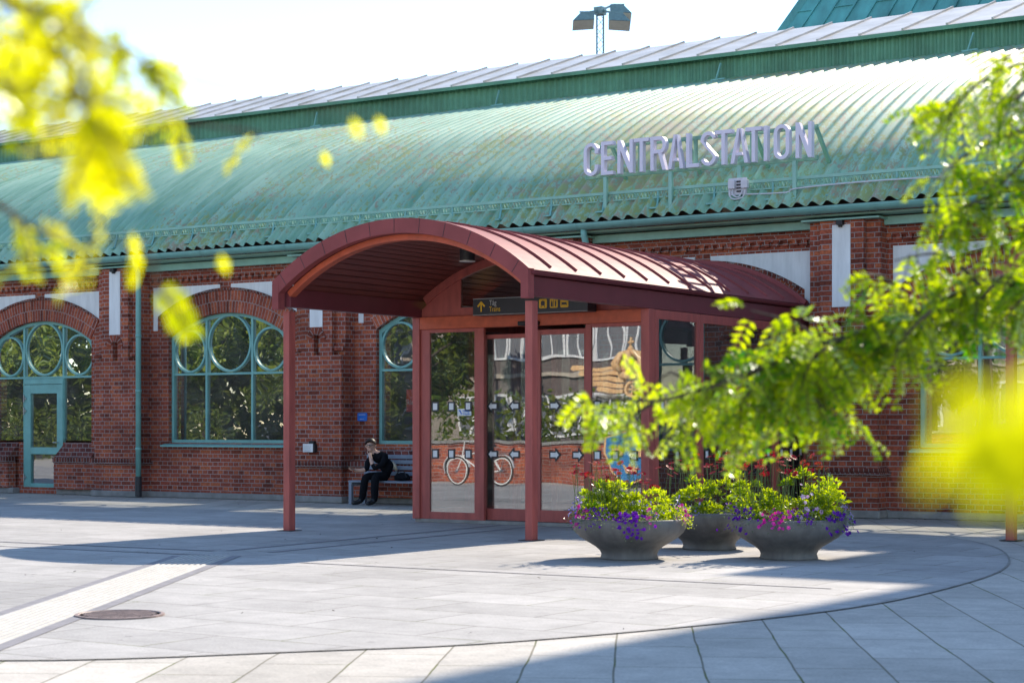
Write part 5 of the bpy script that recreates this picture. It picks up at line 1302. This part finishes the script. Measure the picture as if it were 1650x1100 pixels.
trailing(B_, R(120), 0.30, 0.5, 120, 30, 'petal_lilac', 'greyish violet lobelia at the front of the rear planter', 'lobelia', hh=0.22, drop=0.04, fr_=0.014)
trailing(B_, R(62), 0.26, 0.54, 110, 50, 'petal_purple', 'deep violet petunias at the right front of the rear planter', drop=0.08)
daisy_bush(C_, -0.28, 0.05, 0.30, 0.47, 900, 20, 'tall red flowered daisy bush at the left of the right front planter')
daisy_bush(C_, 0.08, 0.10, 0.30, 0.46, 860, 16, 'red flowered daisy bush in the middle of the right front planter')
daisy_bush(C_, 0.27, -0.05, 0.25, 0.38, 700, 3, 'yellow green bush at the right of the right front planter', tone=0.7)
daisy_bush(C_, 0.42, 0.18, 0.16, 0.42, 120, 1, 'loose broad leaved plant at the far right of the right front planter', size=0.075)
trailing(C_, R(150), 0.24, 0.56, 120, 62, 'petal_purple', 'dark violet petunias over the left rim of the right front planter', drop=0.13, hh=0.14)
trailing(C_, R(112), 0.20, 0.56, 80, 46, 'petal_pink', 'vivid pink petunias over the left front rim of the right front planter', drop=0.10, hh=0.14)
trailing(C_, R(84), 0.26, 0.53, 120, 60, 'petal_purple', 'blue lobelia along the front rim of the right front planter', 'lobelia', fr_=0.014, drop=0.05)
trailing(C_, R(75), 0.20, 0.36, 70, 14, 'petal_pale', 'pale pink blooms among the leaves of the right front planter', 'petunia', hh=0.36, drop=0.0, fr_=0.026)
trailing(C_, R(44), 0.24, 0.57, 90, 74, 'petal_purple', 'indigo petunias spilling over the right front rim of the right front planter', drop=0.15, fr_=0.023, hh=0.08)
trailing(C_, R(14), 0.24, 0.56, 150, 60, 'petal_lilac', 'grey lilac lobelia cushion at the right end of the right front planter', 'lobelia', drop=0.06, fr_=0.013, hh=0.2)

# ------------------------------------------------------------------ the far side of the square, mirrored in the glass
def street_tree(loc, h, rad, label, seed, mat='leaf_dark', n=4200):
    random.seed(seed)
    T = thing('street_tree', label, 'tree', loc, 'trees across the square')
    m = MB(); m.tube([loc,(loc[0]+0.1,loc[1],loc[2]+h*0.35),(loc[0],loc[1]+0.1,loc[2]+h*0.6),(loc[0],loc[1],loc[2]+h*0.85)], [0.22,0.17,0.12,0.04], 10)
    for k in range(7):
        a = 2*PI*k/7; z = loc[2]+h*(0.35+0.06*k); m.tube([(loc[0],loc[1],z),(loc[0]+math.cos(a)*rad*0.4,loc[1]+math.sin(a)*rad*0.4,z+0.8),(loc[0]+math.cos(a)*rad*0.75,loc[1]+math.sin(a)*rad*0.75,z+1.3)], [0.09,0.06,0.02], 6)
    m.build('trunk', 'bark', T, smooth=True)
    f = MB(); cl = []
    for k in range(26):
        v = rv(); cl.append((Vector((loc[0]+v.x*rad*0.75, loc[1]+v.y*rad*0.75, loc[2]+h*0.62+v.z*h*0.3)), rad*random.uniform(0.22,0.42)))
    for k in range(n):
        c_, r_ = random.choice(cl); v = rv()
        blade(f, c_+v*r_*random.uniform(0.3,1), rv(), rv(), random.uniform(0.22,0.42), 0.2, min(1,max(0,random.gauss(0.45,0.25))))
    f.build('crown', mat, T)
    return T
t0 = street_tree((-58,-7,0), 8.5, 3.2, 'dark green tree mirrored in the window beside the left post', 1)
for k, (x, y, s_, lab) in enumerate(((-66,-5,1.0,'dark tree mirrored at the left of the same window'),(-72,-9,1.15,'tall dark tree mirrored above the green door'),(-80,-6,0.95,'dark tree mirrored in the leftmost window pane'),
        (-90,-10,1.2,'dark tree mirrored at the far left edge'),(-62,-13,1.25,'tall tree behind the row mirrored in the arched window'),(-76,-14,1.25,'tall tree behind the row mirrored over the door'),(-52,-12,1.0,'rounded tree at the end of the row near the houses'),(-47,-3,0.75,'small tree in front of the grey house'),(-38,-8,0.8,'slim tree in front of the dim grey house'),(-41,-12,0.95,'tree between the grey house and the dim grey house'),(-23,-8,0.7,'small tree in front of the pale grey house'))):
    o = copy_tree(t0); o.location = (x, y, 0); o.scale = (s_, s_, s_); o.rotation_euler = (0,0,k*1.3); o['label'] = lab
def hedge(x0, x1, y, h, label, seed, dens=260, big=1.3):
    random.seed(seed); f = MB()
    for k in range(int((x1-x0)*dens)):
        p = Vector((random.uniform(x0,x1), y+random.uniform(-0.5,0.5), random.uniform(0.0,h)*random.uniform(0.75,1.0))); blade(f, p, rv(), rv(), random.uniform(0.10,0.2)*big, 0.10*big, min(1,max(0,random.gauss(0.5,0.25))))
    f.build('hedge', 'leaf_dark', label=label, cat='hedge')
hedge(-92, -50, -2.5, 2.6, 'long dark hedge below the mirrored trees', 5)
hedge(-30, -22, 1.5, 2.4, 'leafy hedge mirrored in the right doors', 6)
hedge(-135, -53, -17, 12.5, 'tall dark wall of trees closing the square behind the row of trees', 7, 620, 3.4)
def house(x0, x1, y0, y1, h, wallm, roofm, label, nx, nz):
    T = thing('house', label, 'house', ((x0+x1)/2, (y0+y1)/2, 0), 'houses across the square')
    m = MB(); m.box(x0, x1, y0, y1, 0, h); m.build('wall', wallm, T)
    m = MB(); ym = (y0+y1)/2; m.prism([(y0-0.4,h+0.01),(y1+0.4,h+0.01),(ym,h+3.4)], 'yz', x0-0.3, x1+0.3); rf = m.build('roof', roofm, T)
    m = MB(); m.box(x0-0.05, x1+0.05, y1+0.001, y1+0.12, 3.25, 3.4); m.box(x0-0.1, x1+0.1, y1+0.001, y1+0.2, h-0.25, h-0.05); m.build('cornice', 'plaster', T)
    for i in range(nx):
        for j in range(nz):
            cx_ = x0+(x1-x0)*(i+0.5)/nx; z0 = 1.0+j*2.9
            m = MB(); m.box(cx_-0.65, cx_-0.55, y1+0.001, y1+0.08, z0, z0+1.6); m.box(cx_+0.55, cx_+0.65, y1+0.001, y1+0.08, z0, z0+1.6); m.box(cx_-0.55, cx_+0.55, y1+0.002, y1+0.078, z0, z0+0.1); m.box(cx_-0.55, cx_+0.55, y1+0.002, y1+0.078, z0+1.5, z0+1.6); m.box(cx_-0.04, cx_+0.04, y1+0.002, y1+0.07, z0+0.1, z0+1.5)
            wn_ = m.build('window', 'white', T); m = MB(); m.add([(cx_-0.55,y1+0.02,z0+0.1),(cx_-0.55,y1+0.02,z0+1.5),(cx_+0.55,y1+0.02,z0+1.5),(cx_+0.55,y1+0.02,z0+0.1)], [(0,1,2,3)]); m.build('pane', 'roof_grey', wn_)
    return T
house(-60, -43, -30, -21, 6.2, 'house_grey', 'house_brown', 'grey rendered house with white windows and brown roof mirrored in the entrance glass', 6, 2)
house(-42, -30, -27, -18, 6.8, 'house_dim', 'roof_grey', 'dim grey house with many white windows mirrored in the right doors', 9, 2)
house(-28, -14, -26, -17, 6.0, 'house_grey', 'roof_grey', 'pale grey house with white windows mirrored in the last arched window', 5, 2)
# low brick wall, bicycle and carved coat of arms on the near side of the street
m = MB(); m.box(-29.5, -15.5, 5.2, 5.5, 0, 0.95); wl = m.build('low_wall', 'brick', label='low brick garden wall behind the mirrored bicycle', cat='wall')
m = MB(); m.box(-29.55, -15.45, 5.15, 5.55, 0.951, 1.02); m.build('coping', 'concrete', wl)
bxc, byc = -24.3, 7.6
T = thing('bicycle', 'white city bicycle mirrored in the glass beside the left door', 'bicycle', (bxc, byc, 0))
for x in (-0.54, 0.54):
    m = MB(); m.ring(bxc+x, 0.345, 0.312, 0.342, 0, 2*PI, byc-0.018, byc+0.018, 32, full=True); wh = m.build('wheel', 'tyre', T)
    m = MB(); m.ring(bxc+x, 0.345, 0.285, 0.311, 0, 2*PI, byc-0.012, byc+0.012, 32, full=True); m.build('rim', 'bike_white', wh)
    m = MB()
    for k in range(16): a = 2*PI*k/16; m.tube([(bxc+x,byc,0.345),(bxc+x+0.29*math.cos(a),byc,0.345+0.29*math.sin(a))], 0.002, 4, False)
    m.tube([(bxc+x,byc-0.05,0.345),(bxc+x,byc+0.05,0.345)], 0.025, 8); m.build('spokes', 'steel', wh)
    m = MB(); m.ring(bxc+x, 0.345, 0.36, 0.372, R(10), R(190), byc-0.03, byc+0.03, 20); m.build('mudguard', 'bike_white', T)
m = MB(); z_ = 0.345
Pn = {'rear':(bxc+0.54,byc,z_),'bb':(bxc+0.12,byc,0.30),'seat':(bxc+0.25,byc,0.80),'head':(bxc-0.36,byc,0.86),'head2':(bxc-0.40,byc,0.70),'front':(bxc-0.54,byc,z_)}
for a, b in (('rear','bb'),('rear','seat'),('bb','seat'),('bb','head2'),('seat','head2'),('head','head2'),('head2','front')): m.tube([Pn[a],Pn[b]], 0.018, 8)
m.tube([Pn['head'],(bxc-0.33,byc,1.0),(bxc-0.2,byc+0.25,1.02)], 0.012, 6); m.tube([(bxc-0.33,byc,1.0),(bxc-0.2,byc-0.25,1.02)], 0.012, 6); m.build('frame', 'bike_white', T)
m = MB(); m.lathe([(0.02,0),(0.11,0.02),(0.1,0.06),(0.03,0.08)], (bxc+0.27,byc,0.86), 12, 1.3, 0.8); m.tube([Pn['seat'],(bxc+0.27,byc,0.87)], 0.012, 6); m.build('saddle', 'black', T)
m = MB(); m.tube([(bxc+0.12,byc-0.06,0.30),(bxc+0.12,byc-0.06,0.13),(bxc+0.12,byc-0.14,0.13)], 0.01, 6); m.lathe([(0.09,-0.0),(0.09,0.01)], (bxc+0.12,byc-0.04,0.30), 12); m.build('crank', 'steel', T)
m = MB()
for k in range(3): m.box(bxc+0.35, bxc+0.75, byc-0.08+0.07*k, byc-0.065+0.07*k, 0.74, 0.755)
m.tube([(bxc+0.54,byc,0.36),(bxc+0.6,byc,0.74)], 0.008, 5); m.build('rack', 'steel', T)
ex, ey = -20.95, 6.3
T = thing('coat_of_arms', 'carved golden crown and wings above blue shield with crowns mirrored in the right door glass', 'emblem', (ex, ey, 0))
m = MB()
def crown_bits(mb, x, y, z, s_):
    mb.lathe([(0.34*s_,0),(0.37*s_,0.05*s_),(0.35*s_,0.13*s_)], (x,y,z), 24, 1, 0.4)
    for k in range(8):
        a = 2*PI*k/8; px2 = math.cos(a); py2 = math.sin(a)*0.4
        mb.tube([(x+0.35*s_*px2,y+0.35*s_*py2,z+0.13*s_),(x+0.46*s_*px2,y+0.46*s_*py2,z+0.32*s_),(x+0.30*s_*px2,y+0.30*s_*py2,z+0.52*s_),(x,y,z+0.54*s_)], 0.07*s_, 7)
    mb.lathe([(0.02*s_,0),(0.08*s_,0.06*s_),(0.08*s_,0.1*s_),(0.02*s_,0.16*s_)], (x,y,z+0.54*s_), 12); mb.box(x-0.03*s_, x+0.03*s_, y-0.03*s_, y+0.03*s_, z+0.7*s_, z+0.9*s_); mb.box(x-0.09*s_, x-0.031*s_, y-0.029*s_, y+0.029*s_, z+0.76*s_, z+0.82*s_); mb.box(x+0.031*s_, x+0.09*s_, y-0.029*s_, y+0.029*s_, z+0.76*s_, z+0.82*s_)
crown_bits(m, ex, ey, 2.42, 1.05); m.build('crown', 'gold', T, smooth=True)
m = MB(); m.lathe([(0.30,0),(0.36,0.12),(0.28,0.34),(0.05,0.42)], (ex,ey,2.46), 16, 1, 0.35); m.build('crown_cap', 'crown_lining', T, smooth=True)
for s_ in (-1, 1):
    m = MB()
    for k in range(5):
        z = 2.68-k*0.12; l = 1.42-k*0.2; m.prism([(ex+s_*0.22,z),(ex+s_*(0.22+l),z+0.03),(ex+s_*(0.27+l),z-0.03),(ex+s_*(0.20+l),z-0.075),(ex+s_*0.22,z-0.09)], 'xz', ey-0.05-0.01*k, ey+0.05+0.012*k)
    m.build('wing', 'gold', T, bevel=0.01)
m = MB(); m.ring(ex, 2.2, 0.14, 0.2, 0, 2*PI, ey-0.05, ey+0.06, 24, full=True)
for k in range(6): a = PI*k/3; m.bar((ex,ey,2.2),(ex+0.14*math.cos(a),ey,2.2+0.14*math.sin(a)),0.03,0.04,(0,1,0))
m.build('wheel', 'gold', T)
m = MB(); sh = [(-0.62,1.22),(-0.35,1.30),(0,1.42),(0.35,1.30),(0.62,1.22),(0.60,0.8),(0.48,0.42),(0.25,0.2),(0,0.08),(-0.25,0.2),(-0.48,0.42),(-0.60,0.8)]
m.prism([(ex+p*1.22, q*0.89+0.0) for p, q in sh], 'xz', ey-0.05, ey+0.04); m.build('shield_border', 'gold', T)
m = MB(); m.prism([(ex+p*1.13, 0.05+q*0.83) for p, q in sh], 'xz', ey+0.041, ey+0.06); shd = m.build('shield', 'shield_blue', T)
for dx, z in ((-0.32,0.70),(0.32,0.70),(0,0.34)):
    m = MB(); P3 = [(-0.17,0.16),(-0.12,0.0),(0.12,0.0),(0.17,0.16),(0.09,0.09),(0.05,0.2),(0,0.1),(-0.05,0.2),(-0.09,0.09)]
    m.prism([(ex+dx+p*1.1, z+q*1.1) for p, q in P3], 'xz', ey+0.061, ey+0.11); m.build('small_crown', 'gold', shd)
m = MB(); m.box(ex-0.06, ex+0.06, ey-0.16, ey-0.06, 0, 2.2); m.box(ex-0.5, ex+0.5, ey-0.25, ey+0.0, 0, 0.07); m.build('stand', 'iron', T)
print('verts', sum(len(o.data.vertices) for o in S.objects if o.type == 'MESH'))
